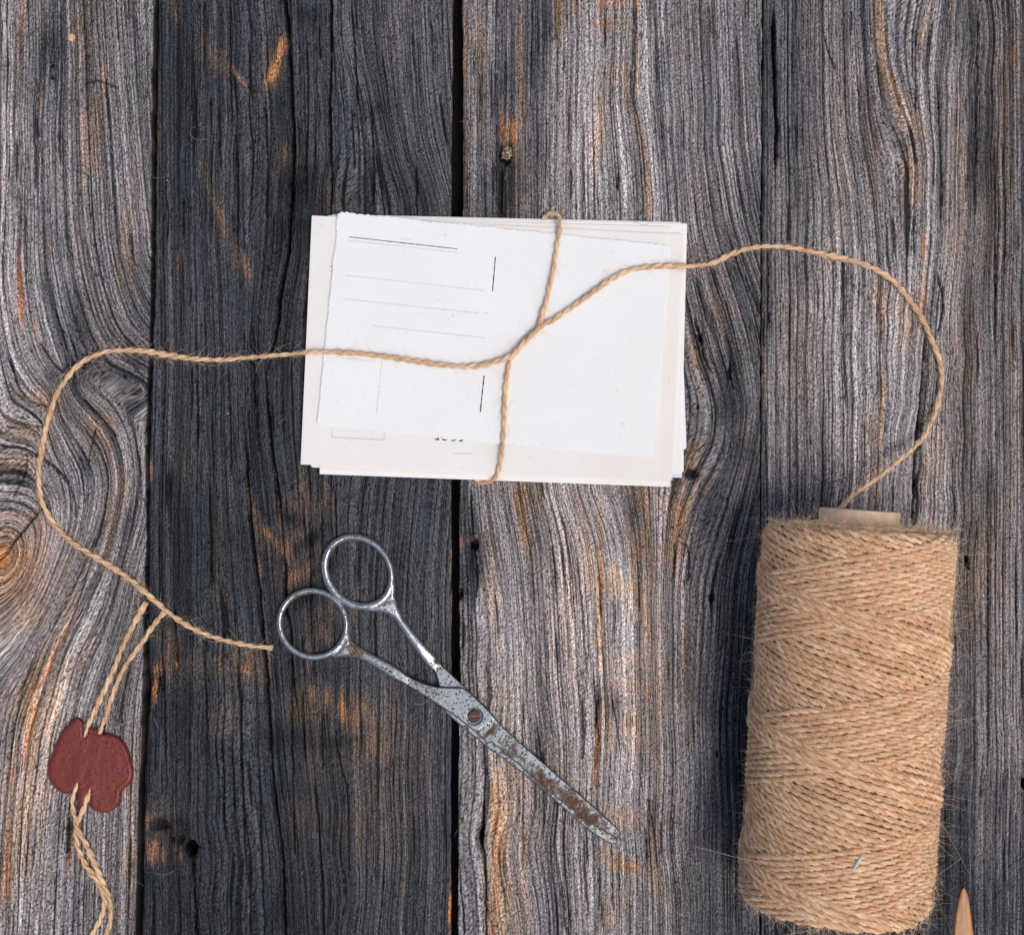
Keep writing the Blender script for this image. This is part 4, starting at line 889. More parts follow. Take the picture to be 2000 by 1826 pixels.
CARD_T = 0.00036
def card_outline(q, deckle=False, rad=3.0, seed=0):
    q = [np.array(p, float) for p in q]; out = []
    for i in range(4):
        p, a, c = q[i], q[i - 1], q[(i + 1) % 4]
        u = (a - p) / np.linalg.norm(a - p); v = (c - p) / np.linalg.norm(c - p)
        for t in np.linspace(0, 1, 5):
            out.append((1 - t) ** 2 * (p + u * rad) + 2 * t * (1 - t) * p + t * t * (p + v * rad))
    out = np.array(out)
    # densify edges
    res = []
    for i in range(len(out)):
        a, c = out[i], out[(i + 1) % len(out)]; L = np.linalg.norm(c - a)
        n = max(1, int(L / (2.5 if deckle else 20)))
        for k in range(n): res.append(a + (c - a) * k / n)
    res = np.array(res)
    if deckle:
        cen = res.mean(0); nx = np.roll(res, -1, 0) - np.roll(res, 1, 0); nx = np.stack([nx[:, 1], -nx[:, 0]], 1); nx /= np.linalg.norm(nx, axis=1)[:, None]
        s = np.cumsum(np.linalg.norm(np.diff(np.vstack([res[-1:], res]), axis=0), axis=1))
        w = np.abs(np.sin(s / 13.0 * pi / 1.0 + 2.0 * fbm(s / 30, s * 0, 2, seed))) ** 0.8
        off = -2.4 * (1 - w) + 1.8 * (fbm(s / 26, s * 0 + 2, 2, seed + 3) - .5) * 2
        res = res + nx * off[:, None] * (1 if np.sum((res - cen) * nx) > 0 else -1)
    return res

def card_z(x, y, z0, curl):
    return z0 + curl[0] * ((x - 960) / 350.0) ** 2 * 1e-3 + curl[1] * sst(0.0, 1.0, np.maximum(0, (760 - x) / 120) * np.maximum(0, (500 - y) / 80)) * 1e-3

def make_card(q, z0, mat, label, deckle=False, rad=3.0, seed=0, curl=(0, 0)):
    out = card_outline(q, deckle, rad, seed); cen = out.mean(0)
    c0 = (*[float(v) for v in world_xy(*cen, z0)], float(z0))
    # concentric rings toward the centre for a gentle bend
    ts = [1.0, 0.994]
    V = []; n = len(out)
    for t in ts:
        p = cen + (out - cen) * t; z = np.full(n, z0 + CARD_T)
        if t == 1.0: z = z - 0.00006
        wx, wy = world_xy(p[:, 0], p[:, 1], z); V.append(np.stack([wx, wy, z], 1))
    lo = V[0].copy(); lo[:, 2] -= CARD_T - 0.00006; V.append(lo)
    V = np.vstack(V); F = []; nr = len(ts)
    for r in range(nr - 1):
        for i in range(n):
            j = (i + 1) % n; F.append((r * n + i, r * n + j, (r + 1) * n + j, (r + 1) * n + i))
    c_i = nr * n
    F.append(tuple((nr - 1) * n + i for i in range(n)))
    b0 = c_i
    for i in range(n): j = (i + 1) % n; F.append((i, b0 + i, b0 + j, j))
    F.append(tuple(b0 + i for i in range(n)))
    me = bpy.data.meshes.new('postcard'); me.from_pydata([tuple(v) for v in (V - np.array(c0)).tolist()], [], F); me.materials.append(mat)
    me.validate(); me.update()
    import bmesh
    bm = bmesh.new(); bm.from_mesh(me); bmesh.ops.recalc_face_normals(bm, faces=bm.faces); bm.to_mesh(me); bm.free()
    o = obj('postcard', me); o.location = c0
    o['label'] = label; o['category'] = 'postcard'; o['group'] = 'postcards tied in one bundle'
    return o

GAP = 0.00046
cards = [
  (((650, 425), (1325, 440), (1341, 878), (652, 884)), M_PB, 'bluish white postcard whose rounded lower right corner sticks out beyond all others'),
  (((648, 419), (1330, 434), (1335.5, 922), (640, 908)), M_PW, 'thin white postcard peeping out just above the bundle at upper left'),
  (((652, 432), (1322, 447), (1332, 933), (640, 920)), M_PB, 'pale blue printed postcard showing a narrow strip at the lower right corner'),
  (((641, 421), (1342, 437), (1330, 926), (629, 911)), M_PW, 'white postcard with a square upper right corner and a faint blue squiggle'),
  (((645, 440), (1326, 460), (1309, 951), (624, 926)), M_PW, 'white postcard forming the bottom edge of the bundle on the dark plank'),
  (((632, 424), (1313, 443), (1297, 928), (607, 913)), M_PC, 'cream postcard with rounded corner just inside the upper right of the bundle'),
  (((640, 430), (1336, 457), (1312, 940), (626, 917)), M_PC, 'cream postcard forming the broad margin right of the pinkish card'),
  (((609, 421), (1304, 457), (1281, 938), (587, 907)), M_PK, 'pinkish postcard directly under the top one, with a dotted stamp box'),
]
z = 0.0008
card_objs = []
for k, (q, m, lab) in enumerate(cards):
    card_objs.append(make_card(q, z, m, lab, rad=(6 if k in (0, 5, 6) else 2.5), seed=k)); z += GAP
ZK = z - GAP + CARD_T
ZT0 = z + 0.00045
topcard = make_card(((660, 412.5), (1313, 480), (1276, 897), (617.5, 832)), ZT0, M_PT, 'ivory postcard on top with deckled edges and printed address lines', True, 10.0, 5, (0.0, 0.25))
ZT = ZT0 + CARD_T

def print_mesh(name, segs, zf, mat, parent):
    """segs: list of quads in px"""
    V, F = [], []
    for quad in segs:
        i = len(V)
        for (x, y) in quad:
            zz = zf(x, y); wx, wy = world_xy(x, y, zz); V.append((float(wx) - parent.location.x, float(wy) - parent.location.y, float(zz) - parent.location.z))
        F.append(tuple(range(i, i + len(quad)))[::-1])
    me = bpy.data.meshes.new(name); me.from_pydata(V, [], F); me.materials.append(mat)
    return obj(name, me, parent)
def rule(a, b_, w, dash=None, gap=None, jit=0.0):
    a, b_ = np.array(a, float), np.array(b_, float); L = np.linalg.norm(b_ - a); d = (b_ - a) / L; nn = np.array([-d[1], d[0]])
    out = []; s = 0
    if dash is None: dash, gap = min(6.0, L), 0.0
    while s < L - 0.01:
        e = min(s + dash, L); ww = w * (1 + random.uniform(-jit, jit)) * 0.5
        p, q = a + d * s, a + d * e
        out.append([p - nn * ww, q - nn * ww, q + nn * ww, p + nn * ww]); s = e + gap
    return out
zt = lambda x, y: ZT0 + CARD_T + 0.00003
zk = lambda x, y: ZK + 0.00003
print_mesh('printed_rule', rule((682, 463), (893, 486.5), 1.6, jit=.2), zt, M_INK, topcard)
print_mesh('printed_rule', rule((967.5, 502), (962, 569), 2.0, jit=.35), zt, M_INK, topcard)
print_mesh('printed_rule', rule((945.5, 734), (938, 805), 2.3, jit=.3), zt, M_INK, topcard)
for a, b_ in (((681, 470), (894, 493.5)), ((784, 466), (806, 468.5)), ((677, 538), (949, 568)), ((669, 583.5), (936, 612)), ((944, 611.5), (956, 612.3)), ((729, 636.5), (948, 660)), ((658, 697.5), (733, 706)), ((745.5, 708), (735, 808.5))):
    print_mesh('dotted_line', rule(a, b_, 1.5, 2.4, 3.2, .35), zt, M_INK2, topcard)
specks = []
for _ in range(40):
    x = random.uniform(650, 1270); y = random.uniform(440, 880)
    if y > 832 + (x - 617) * 0.098 - 12 or y < 412 + (x - 660) * 0.105 + 14: continue
    r = random.uniform(0.35, 0.8); w = random.uniform(1, 2.6); specks.append([(x - r * w, y), (x, y - r), (x + r * w, y), (x, y + r)])
print_mesh('speck', specks, zt, M_FAINT, topcard)['kind'] = 'stuff'
for q in [[(1213.5, 827), (1215, 825), (1216.5, 827.5), (1215, 829.5)], [(881, 616.5), (884, 615.8), (887, 617), (884, 618)], [(867, 458.5), (870, 458), (872, 459), (869, 460)]]:
    print_mesh('ink_speck', [q], zt, M_INK2, topcard)
ck = card_objs[7]
print_mesh('stamp_box', rule((648, 836), (648, 854), 1.4, 1.8, 2.0) + rule((648, 854), (750.5, 859), 1.6, 2.0, 1.6, .2) + rule((750, 859), (750.5, 842), 1.4, 1.8, 2.0), zk, M_INK2, ck)
# lower halves of bold printed figures peeping out from under the top card
fig = [[(850, 856.3), (855, 856.3), (855, 850), (857.6, 850), (857.6, 859.8), (850, 859.2)]]
for cx in (868.5, 885, 899.5):
    t = np.linspace(0, pi, 9); fig.append([(cx + 5.2 * cos(a), 857.0 + (cx - 868) * 0.055 + 3.8 * sin(a)) for a in t] + [(cx - 5.2, 850), (cx + 5.2, 850)])
print_mesh('printed_figures', fig, zk, M_INK, ck)
print_mesh('printed_rule', rule((884, 885.5), (920, 886.3), 0.9), zk, M_INK2, ck)
print_mesh('printed_mark', [[(646, 520), (653, 520.3), (653, 522.6), (646, 522.3)], [(646.5, 528), (648.5, 528), (648.5, 529.5), (646.5, 529.5)], [(650.5, 528.3), (652.5, 528.3), (652.5, 529.8), (650.5, 529.8)]], zk, M_INK, ck)
sq = card_objs[3]
zq = lambda x, y: float(sq.location.z) + CARD_T + 0.00003
cur = catmull([(1238, 433.2), (1246, 434.5), (1250, 438), (1256, 439.6), (1264, 438.8), (1268, 435), (1276, 435.2)], 1.5)
print_mesh('blue_squiggle', [q for i in range(len(cur) - 1) for q in rule(cur[i], cur[i + 1], 0.9)], zq, M_INKB, sq)
g2 = card_objs[2]; zg = lambda x, y: float(g2.location.z) + CARD_T + 0.00003
print_mesh('blue_border', rule((1313, 927.5), (1328, 928.3), 0.9) + rule((1313, 930.2), (1326, 930.8), 0.7, 2, 1) + rule((1328.5, 929), (1329.5, 900), 1.0, 2, 1.2), zg, M_INKB, g2)

# ------------------------------------------------------------------ long twine from the spool over the bundle, and the tie
zt_mm = ZT * 1000 + 1.15
def Tz(x, y, zt_=None):
    return zt_
long_pts = [(524, 1264, 1.0, 9), (500, 1262, 1.1, 10), (450, 1253, 1.2, 10), (400, 1238, 1.1, 10), (360, 1218, 1.1, 11), (320, 1188, 1.9, 11.5), (270, 1145, 1.3, 12), (235, 1118, 1.1, 12), (190, 1090, 1.1, 12), (150, 1066, 1.1, 12), (120, 1041, 1.1, 11), (97, 1010, 1.1, 11), (82, 978, 1.1, 11), (76, 940, 1.2, 11), (77, 905, 1.2, 11),
 (83, 870, 1.1, 12), (90, 835, 1.1, 11), (100, 800, 1.1, 11), (112, 768, 1.1, 11), (128, 742, 1.1, 11), (150, 716, 1.1, 11), (175, 699, 1.1, 10), (205, 688, 1.1, 9), (240, 684, 1.1, 10), (290, 687, 1.2, 15), (340, 696, 1.2, 15), (380, 701, 1.1, 12), (430, 703, 1.1, 10), (480, 699, 1.4, 9), (540, 694, 2.8, 10), (575, 691, 4.6, 11),
 (595, 689, zt_mm, 11), (630, 687, zt_mm, 11), (690, 690, zt_mm + .1, 11), (750, 696, zt_mm + .4, 11), (800, 704, zt_mm + .6, 11), (850, 711, zt_mm + .6, 12), (900, 716, zt_mm + .5, 12), (940, 713, zt_mm + .4, 12), (975, 704, zt_mm + .6, 11), (1000, 694, zt_mm + 1.4, 11), (1015, 679, zt_mm + 1.9, 11), (1030, 664, zt_mm + 1.7, 11), (1046, 646, zt_mm + 1.9, 11), (1062, 634, zt_mm + 1.4, 11), (1080, 625, zt_mm + .9, 11),
 (1110, 605, zt_mm + .5, 10), (1150, 576, zt_mm + .6, 10.5), (1190, 548, zt_mm + .5, 10.5), (1230, 528, zt_mm + .2, 10), (1270, 521, zt_mm, 11), (1305, 520, zt_mm, 12), (1335, 520, zt_mm - .3, 11), (1352, 520, 4.8, 10.5), (1390, 514, 2.4, 10.5), (1430, 496, 1.3, 11), (1470, 484, 1.1, 11), (1510, 481, 1.1, 11), (1550, 485, 1.1, 11), (1600, 495, 1.1, 12), (1650, 506, 1.1, 12), (1692, 518, 1.1, 12), (1735, 542, 1.1, 12),
 (1770, 578, 1.1, 12), (1800, 622, 1.2, 12), (1820, 665, 1.4, 12), (1835, 705, 1.6, 11), (1839, 745, 2, 11), (1831, 790, 2.6, 11), (1812, 838, 4, 11), (1790, 868, 6, 11), (1760, 895, 9, 11), (1720, 928, 14, 11), (1690, 949, 19, 10.5), (1662, 970, 25, 10.5), (1643, 991, 33, 10.5), (1632, 1003, 37, 10), (1630, 1020, 40, 10)]
tl = (*[float(v) for v in world_xy(1000, 693)], 0.0)
tw, fme = twine_obj('jute_twine', long_pts, None, tl, seed=11, fuzz=1500, frays='start')
tw['label'] = 'long jute twine looping from the spool across the postcards to a loose left end'; tw['category'] = 'twine'
o = obj('stray_fibre', fme, tw); o['kind'] = 'stuff'
tie_pts = [(1058, 436, 1.5, 8), (1062, 428, 1.6, 9), (1068, 420, 2.2, 9), (1080, 417, 4.2, 10), (1089, 420, 5.6, 10), (1093, 430, zt_mm + .2, 10), (1093, 450, zt_mm + .1, 10), (1088, 480, zt_mm + .1, 10), (1078, 540, zt_mm + .5, 10), (1068, 585, zt_mm + .6, 10), (1058, 618, zt_mm + .7, 10.5), (1051, 640, zt_mm + .2, 10.5), (1036, 652, zt_mm + .1, 10.5), (1020, 668, zt_mm + .1, 10.5), (1008, 684, zt_mm + .1, 10), (998, 702, zt_mm, 10), (991, 725, zt_mm + .1, 9.5),
 (987, 765, zt_mm, 9.5), (985, 800, zt_mm, 10), (983, 850, zt_mm, 10), (979, 890, zt_mm - .3, 10), (974, 918, zt_mm - .7, 10), (966, 935, 4.0, 10), (953, 942, 2.6, 10), (938, 942, 1.6, 9), (928, 936, 1.3, 9)]
ti, fme = twine_obj('tie_twine', tie_pts, None, tl, seed=23, fuzz=360, frays=False)
ti['label'] = 'short jute string tied top to bottom around the postcards'; ti['category'] = 'twine'
o = obj('stray_fibre', fme, ti); o['kind'] = 'stuff'

# seal strings
seal_strings = [
 [(281, 1184, 2.0, 12), (268, 1207, 1.4, 13), (245, 1250, 1.2, 12), (225, 1300, 1.2, 12), (205, 1345, 1.2, 12), (190, 1378, 1.3, 11), (178, 1403, 1.8, 11), (171, 1420, 2.2, 9), (166, 1436, 2.2, 6), (163, 1450, 1.6, 5)],
 [(318, 1199, 1.4, 10), (303, 1217, 1.2, 11), (275, 1258, 1.2, 11), (245, 1300, 1.2, 10), (226, 1340, 1.2, 11), (213, 1378, 1.3, 11), (205, 1403, 1.7, 11), (197, 1424, 2.2, 9), (192, 1440, 1.6, 6)],
 [(151, 1528, 2.6, 4), (148, 1540, 2.8, 8), (141, 1566, 1.8, 12), (146, 1595, 1.8, 13), (153, 1622, 2.6, 12), (168, 1648, 1.8, 12), (183, 1682, 1.4, 12), (200, 1722, 1.3, 12), (214, 1757, 1.2, 12), (216, 1794, 1.2, 11), (208, 1826, 1.2, 11), (200, 1880, 1.2, 11)],
 [(177, 1538, 2.8, 4), (173, 1552, 2.6, 9), (163, 1580, 1.6, 12), (150, 1610, 1.3, 12), (151, 1650, 1.2, 12), (168, 1690, 1.2, 12), (190, 1722, 2.2, 11), (204, 1757, 2.2, 12), (196, 1794, 1.4, 12), (180, 1826, 1.2, 13), (170, 1870, 1.2, 12)]]
fm_v = []
for k, sp in enumerate(seal_strings):
    o, fme = twine_obj('string', sp, seal, seal_loc, seed=31 + k, fuzz=70, frays='start' if k < 2 else False)
    q = obj('stray_fibre', fme, o); q['kind'] = 'stuff'

# ------------------------------------------------------------------ spool
RS = 177 * S
ztop = RS
def wp(px, py, z): x, y = world_xy(px, py, z); return np.array([float(x), float(y), float(z)])
E0 = wp(1677, 1032, RS); E1 = wp(1629, 1768, RS)
ax = (E1 - E0); LS = np.linalg.norm(ax); ax /= LS
e1 = np.cross(ax, [0, 0, 1.0]); e1 /= np.linalg.norm(e1); e2 = np.cross(e1, ax)
if e2[2] < 0: e1, e2 = -e1, -e2
sp_loc = E0 * [1, 1, 0]
spool = thing('twine_spool', 'large spool of natural jute twine on a cardboard tube, lying on the planks', 'spool', tuple(sp_loc))
def body_r(t):
    """outer radius of the winding at axial distance t"""
    t = np.asarray(t, float); a = np.clip(t / (20 * S), 0, 1); c = np.clip((LS - t) / (24 * S), 0, 1)
    r = RS * (1 - 0.10 * (1 - np.sqrt(np.clip(1 - (1 - a) ** 2, 0, 1))) - 0.13 * (1 - np.sqrt(np.clip(1 - (1 - c) ** 2, 0, 1))))
    return r
def winding(fam, starts, n_start, pitch_ax, direction, lift, seed0, th_off, yr=5.6):
    VV, FF, AA = [], [], []; base = 0
    for k in range(n_start):
        t0 = -pitch_ax; turns = LS / pitch_ax
        n = int(turns * 2 * pi * RS / 0.0013)
        u = np.linspace(0, 1, n); t = u * LS * 1.0
        # axial position with slight unevenness
        kk = k / starts * pitch_ax
        th = direction * 2 * pi * (t - kk) / pitch_ax + th_off
        r = body_r(t) + lift(t, th) - 1.0 * yr * S + 0.25 * yr * S * (fbm(u * 60, np.full(n, k * 1.37), 2, seed0 + k) - .5) * 2
        tt = t + 1.6 * S * (fbm(u * 40, np.full(n, k * 2.1), 2, seed0 + 100 + k) - .5) * 2
        rad = np.cos(th)[:, None] * e1 + np.sin(th)[:, None] * e2
        P = E0 + ax * tt[:, None] + rad * r[:, None]
        T = np.gradient(P, axis=0); T /= np.linalg.norm(T, axis=1)[:, None]
        A = rad; B = np.cross(T, A)
        V, F, At = yarn_geom(P, T, A, B, yr * S, 0.0082, seed0 + k, 5)
        VV.append(V); FF.append(F + base); AA.append(At); base += len(V)
    return VV, FF, AA, base
PA = 255 * S
l0 = lambda t, th: 0 * t - 4.5 * S
l1 = lambda t, th: 0 * t + 0.0 * S
# under layer: full cover, going down to the right; upper layer: rising ribbons; a few loose turns above
v0, f0, a0, n0 = winding(0, 24, 24, PA, 1, l0, 200, 0.9)
v1, f1, a1, n1 = winding(1, 24, 12, PA, -1, l1, 300, 2.55)
l2 = lambda t, th: 0 * t + 3.0 * S
v2, f2, a2, n2 = winding(2, 24, 4, PA, 1, l2, 400, 4.2)
# end faces: spiral turns
def cap(t_in, t_out, r_in, r_out, seed):
    turns = (r_out - r_in) / (9.5 * S); n = int(turns * 2 * pi * (r_in + r_out) / 2 / 0.0012)
    u = np.linspace(0, 1, n); r = r_in + (r_out - r_in) * u; th = 2 * pi * turns * u
    t = t_in + (t_out - t_in) * u ** 1.5 + 2.5 * S * (fbm(u * 200, u * 0, 2, seed) - .5)
    rad = np.cos(th)[:, None] * e1 + np.sin(th)[:, None] * e2
    P = E0 + ax * t[:, None] + rad * r[:, None]
    T = np.gradient(P, axis=0); T /= np.linalg.norm(T, axis=1)[:, None]
    return yarn_geom(P, T, rad, np.cross(T, rad), 6.4 * S, 0.0082, seed, 5)
c0 = cap(-3 * S, 6 * S, 74 * S, RS - 17 * S, 501); c1 = cap(LS - 2 * S, LS - 10 * S, 74 * S, RS - 20 * S, 502)
VV, FF, AA = [], [], []; base = 0
for V, F, A in list(zip(v0, f0, a0)): VV.append(V); FF.append(F); AA.append(A)
base = n0
for F in f1: FF.append(F + base)
VV += v1; AA += a1; base += n1
for F in f2: FF.append(F + base)
VV += v2; AA += a2; base += n2
for (V, F, A) in (c0, c1): VV.append(V); FF.append(F + base); AA.append(A); base += len(V)
me = mesh_np('wound_yarn', np.vstack(VV) - sp_loc, np.vstack(FF), M_SPOOL, True, {'yarn': ('FLOAT_VECTOR', np.vstack(AA))})
obj('wound_yarn', me, spool)
# inner packed yarn (solid core seen between turns)
def lathe(profile, seg, name, mat, parent, loc):
    th = np.linspace(0, 2 * pi, seg, endpoint=False); V = []
    for (t, r) in profile: V.append(E0 + ax * t + r * (np.cos(th)[:, None] * e1 + np.sin(th)[:, None] * e2))
    V = np.vstack(V); n = len(profile); idx = np.arange(n * seg).reshape(n, seg)
    F = np.stack([idx[:-1], idx[1:], np.roll(idx, -1, 1)[1:], np.roll(idx, -1, 1)[:-1]], -1).reshape(-1, 4)
    return obj(name, mesh_np(name, V - loc, F, mat, True), parent)
mc, nt, b = new_mat('packed_yarn'); b.inputs['Base Color'].default_value = (0.22, 0.12, 0.06, 1); b.inputs['Roughness'].default_value = 0.9
lathe([(6 * S, 70 * S), (8 * S, 120 * S), (26 * S, RS - 17 * S), (LS / 2, RS - 15 * S), (LS - 28 * S, RS - 17 * S), (LS - 12 * S, 150 * S), (LS - 10 * S, 70 * S)], 64, 'packed_core', mc, spool, sp_loc)
md, nt, b = new_mat('cardboard'); n = N(nt)
tc = n.node('ShaderNodeTexCoord').outputs['Object']
cn = n.noise(n.vscale(tc, 400, 400, 400), 1.0, 4, 0.6)
n.link(n.mix(n.rng(cn, .3, .7), (0.74, 0.50, 0.32, 1), (0.92, 0.67, 0.45, 1)), b.inputs['Base Color']); b.inputs['Roughness'].default_value = 0.8
n.bump(cn, 0.3, 0.0002, b)
r = 73 * S
lathe([(30 * S, r), (-33 * S, r), (-34 * S, r - 1.2 * S), (-34 * S, r - 6 * S), (-33 * S, r - 7 * S), (60 * S, r - 7 * S), (LS + 4 * S, r - 7 * S), (LS + 5 * S, r - 5 * S), (LS + 4 * S, r), (LS - 30 * S, r)], 72, 'cardboard_tube', md, spool, sp_loc)
# fuzz on the spool
g = np.random.default_rng(77); nf = 11500
t = g.uniform(-2 * S, LS + 2 * S, nf); th = g.uniform(-0.35, pi + 0.35, nf)
rad = np.cos(th)[:, None] * e1 + np.sin(th)[:, None] * e2
bp = E0 + ax * t[:, None] + rad * (body_r(np.clip(t, 0, LS)) - 2 * S)[:, None]
tan = np.cross(ax, rad)
dd = rad * g.uniform(0.0, 0.22, (nf, 1)) * (1 + 1.4 * sst(0.5, 0.8, np.sin(th)))[:, None] + tan * g.normal(size=(nf, 1)) * 0.7 + ax * g.normal(size=(nf, 1)) * 1.0
ln = (0.0015 + 0.0085 * g.random(nf) ** 2.4) * np.where(np.sin(th) < 0.62, 0.20, 1.0)
V, F, _ = fibre_geom(bp, dd, ln, 0.00006, 1.5, 78, 5)
# end fuzz
nf2 = 900; th = g.uniform(-0.2, pi + 0.2, nf2); rr = g.uniform(85 * S, RS - 8 * S, nf2)
rad = np.cos(th)[:, None] * e1 + np.sin(th)[:, None] * e2; tan = np.cross(ax, rad)
end = (g.random(nf2) < 0.7)
bp = E0 + np.where(end[:, None], -5 * S * ax, (LS + 2 * S) * ax) + rad * rr[:, None]
dd = tan * g.normal(size=(nf2, 1)) * 1.2 + rad * g.normal(size=(nf2, 1)) * 0.3 + ax * np.where(end, -0.25, 0.35)[:, None]
V2, F2, _ = fibre_geom(bp, dd, g.uniform(0.002, 0.007, nf2), 0.00005, 0.7, 79, 4)
Vall = np.vstack([V, V2]); Vall[:, 2] = np.maximum(Vall[:, 2], 0.0002)
o = obj('fuzz', mesh_np('fuzz', Vall - sp_loc, np.vstack([F, F2 + len(V)]), M_FIBRE, True), spool); o['kind'] = 'stuff'
# long stray hairs
g = np.random.default_rng(99); nl = 22
t = g.uniform(0, LS, nl); th = np.where(g.random(nl) < 0.5, g.uniform(-0.2, 0.6, nl), g.uniform(pi - 0.6, pi + 0.2, nl)); th[:12] = g.uniform(0.5, 2.6, 12)
rad = np.cos(th)[:, None] * e1 + np.sin(th)[:, None] * e2
dd = rad * g.uniform(0.1, 0.5, (nl, 1)) + ax * g.normal(size=(nl, 1)) * 0.9
V, F, _ = fibre_geom(E0 + ax * t[:, None] + rad * (RS - 2 * S), dd, g.uniform(0.005, 0.015, nl), 0.00004, 1.8, 98, 9)
V[:, 2] = np.maximum(V[:, 2], 0.0003)
o = obj('long_fibre', mesh_np('long_fibre', V - sp_loc, F, M_FIBRE, True), spool); o['kind'] = 'stuff'

# turquoise sliver stuck in the winding
mt, nt, b = new_mat('turquoise_plastic'); b.inputs['Base Color'].default_value = (0.42, 0.72, 0.74, 1); b.inputs['Roughness'].default_value = 0.35
zz = 2 * RS - 0.2 * M1
pts = [(1683, 1671, 0, 0), (1679, 1678, 0, 0), (1672, 1690, 0, 0), (1664, 1702, 0, 0)]
Vq = []; 
for i, (x, y, _, _) in enumerate(pts):
    zc = 2 * RS + (0.5 if i in (1, 2) else -0.3) * M1
    w = 2.0 if i in (1, 2) else 1.2
    for dx, dy, dz in ((-w, -w * .5, 0), (0, 0, 0.35 * M1), (w, w * .5, 0), (0, 0, -0.35 * M1)):
        wx, wy = world_xy(x + dx, y + dy, zc); Vq.append((float(wx), float(wy), zc + dz))
Fq = [(i * 4 + a, i * 4 + (a + 1) % 4, (i + 1) * 4 + (a + 1) % 4, (i + 1) * 4 + a) for i in range(3) for a in range(4)] + [(3, 2, 1, 0), (12, 13, 14, 15)]
slo = np.array(Vq).mean(0)
me = mesh_np('plastic_sliver', np.array(Vq) - slo, Fq, mt, False)
o = obj('plastic_sliver', me); o.location = slo; o['label'] = 'tiny turquoise sliver caught in the winding of the spool'; o['category'] = 'sliver'

# ------------------------------------------------------------------ small things set in the planks
# pale dowel end
def disc(name, cx, cy, r, h, mat, parent, squash=1.0):
    def s_(x, y): return np.hypot(x - cx, (y - cy) / squash) - r + 0.5 * (fbm(x / 4, y / 4, 2, 7) - .5)
    me = hf_solid(name, cx - r - 3, cx + r + 3, cy - r - 4, cy + r + 4, 0.8, s_, lambda x, y, d: h * M1 + round_prof(d, 2, .2 * M1) + 0.12 * M1 * (fbm(x / 3, y / 3, 2, 8) - .5), lambda x, y, d: -1.5 * M1 + 0 * x, mat)
    return obj(name, me, parent)
mp, nt, b = new_mat('pale_dowel'); n = N(nt); tc = n.node('ShaderNodeTexCoord').outputs['Object']
pn = n.noise(n.vscale(tc, 900, 900, 900), 1.0, 3, 0.6)
n.link(n.mix(n.rng(pn, .3, .7), (0.45, 0.24, 0.12, 1), (0.78, 0.52, 0.32, 1)), b.inputs['Base Color']); b.inputs['Roughness'].default_value = 0.7
disc('dowel_end', 139.5, 74, 7.0, 0.15, mp, table)
# crumbly pith in the small knot
mk, nt, b = new_mat('knot_pith'); n = N(nt); tc = n.node('ShaderNodeTexCoord').outputs['Object']
pn = n.noise(n.vscale(tc, 1100, 1100, 1100), 1.0, 3, 0.7)
n.link(n.mix(n.rng(pn, .46, .58), (0.035, 0.018, 0.010, 1), (0.62, 0.47, 0.32, 1)), b.inputs['Base Color']); b.inputs['Roughness'].default_value = 0.8
n.bump(pn, 1.0, 0.001, b)
def s_p(x, y): return np.hypot(x - 990, (y - 299) / 1.15) - 12 + 5 * (fbm(x / 5, y / 5, 2, 17) - .5)
me = hf_solid('knot_pith', 970, 1010, 278, 320, 0.8, s_p, lambda x, y, d: -1.6 * M1 + round_prof(d, 8, 1.3 * M1) + 1.3 * M1 * (fbm(x / 3.2, y / 3.2, 2, 18) - .5), lambda x, y, d: -5 * M1 + 0 * x, mk)
obj('knot_pith', me, table)
# amber splinter of bare wood at the lower right edge
ms, nt, b = new_mat('amber_wood'); n = N(nt); tc = n.node('ShaderNodeTexCoord').outputs['Object']
pn = n.noise(n.vscale(tc, 900, 60, 900), 1.0, 4, 0.6)
n.link(n.mix(n.rng(pn, .3, .7), (0.20, 0.075, 0.018, 1), (0.50, 0.23, 0.075, 1)), b.inputs['Base Color']); b.inputs['Roughness'].default_value = 0.45
n.bump(pn, 0.5, 0.0004, b)
sp_poly = catmull([(1881, 1733), (1886, 1738), (1891, 1750), (1895, 1775), (1898, 1800), (1900, 1860), (1863, 1860), (1864, 1820), (1867, 1790), (1872, 1760), (1877, 1740)], 4, True)
me = hf_solid('amber_splinter', 1855, 1908, 1726, 1866, 1.2, lambda x, y: poly_sdf(sp_poly, x, y), lambda x, y, d: 0.15 * M1 + round_prof(d, 9, 0.45 * M1), lambda x, y, d: -1.5 * M1 + 0 * x, ms)
loc = (*[float(v) for v in world_xy(1881, 1800)], 0.0)
o = obj('wood_splinter', shift(me, loc)); o.location = loc; o['label'] = 'amber pointed wood splinter at the lower right edge beside the spool'; o['category'] = 'splinter'

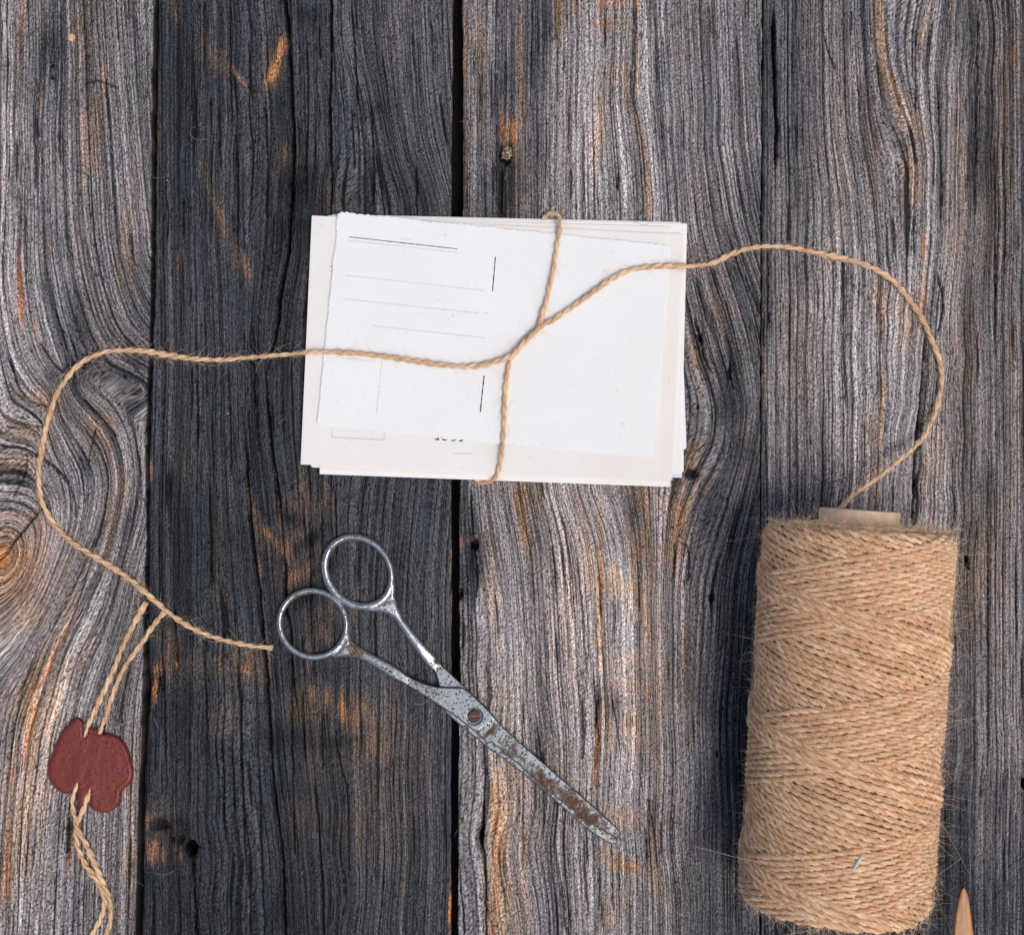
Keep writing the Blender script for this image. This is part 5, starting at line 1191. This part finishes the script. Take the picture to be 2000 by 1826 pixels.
# lint and hairs lying on the planks
g = np.random.default_rng(5); nl = 170
x = g.uniform(0, 2000, nl); y = g.uniform(0, 1826, nl)
fx = [(325, 255), (370, 260), (395, 240), (470, 195), (740, 275), (812, 1375), (540, 1240), (300, 1400), (420, 1400), (600, 215), (1720, 1030), (1640, 740), (760, 280), (340, 1700), (1875, 1420), (1880, 1640), (265, 20)]
x[:len(fx)] = [a for a, _ in fx]; y[:len(fx)] = [b_ for _, b_ in fx]
wx, wy = world_xy(x, y, 0.0006); ang = g.uniform(0, 2 * pi, nl)
dd = np.stack([np.cos(ang), np.sin(ang), g.normal(size=nl) * 0.02], 1)
ln = g.uniform(0.002, 0.006, nl); ln[:len(fx)] = g.uniform(0.006, 0.013, len(fx))
V, F, _ = fibre_geom(np.stack([wx, wy, np.full(nl, 0.0006)], 1), dd, ln, 0.000036, 0.7, 6, 8)
V[:, 2] = np.clip(V[:, 2], 0.00035, 0.0016)
o = obj('lint', mesh_np('lint', V, F, M_LINT, True)); o['kind'] = 'stuff'; o['label'] = 'fine pale lint and hairs scattered over the planks'; o['category'] = 'lint'
# tiny white crumbs
nc_ = 46; xs = g.uniform(300, 880, nc_); ys = g.uniform(300, 1500, nc_)
xs[:6] = [445, 1340, 326, 336, 390, 355]; ys[:6] = [808, 1787, 352, 926, 1580, 938]
V, F = [], []
for i in range(nc_):
    rr = (1.6 if i < 3 else g.uniform(0.4, 0.9)) * S; wx, wy = world_xy(xs[i], ys[i], 0.0003); b0 = len(V)
    for (dx, dy, dz) in ((1, 0, 0), (0, .7, 0), (-1, 0, 0), (0, -.7, 0), (0, 0, .8), (0, 0, -.8)): V.append((wx + dx * rr * g.uniform(.6, 1.3), wy + dy * rr, 0.00035 + dz * rr))
    for a in range(4): F += [(b0 + a, b0 + (a + 1) % 4, b0 + 4), (b0 + (a + 1) % 4, b0 + a, b0 + 5)]
mcx, nt, b = new_mat('white_crumb'); b.inputs['Base Color'].default_value = (0.75, 0.73, 0.7, 1)
o = obj('crumbs', mesh_np('crumbs', V, F, mcx, False)); o['kind'] = 'stuff'; o['label'] = 'tiny white crumbs scattered on the dark plank'; o['category'] = 'crumbs'
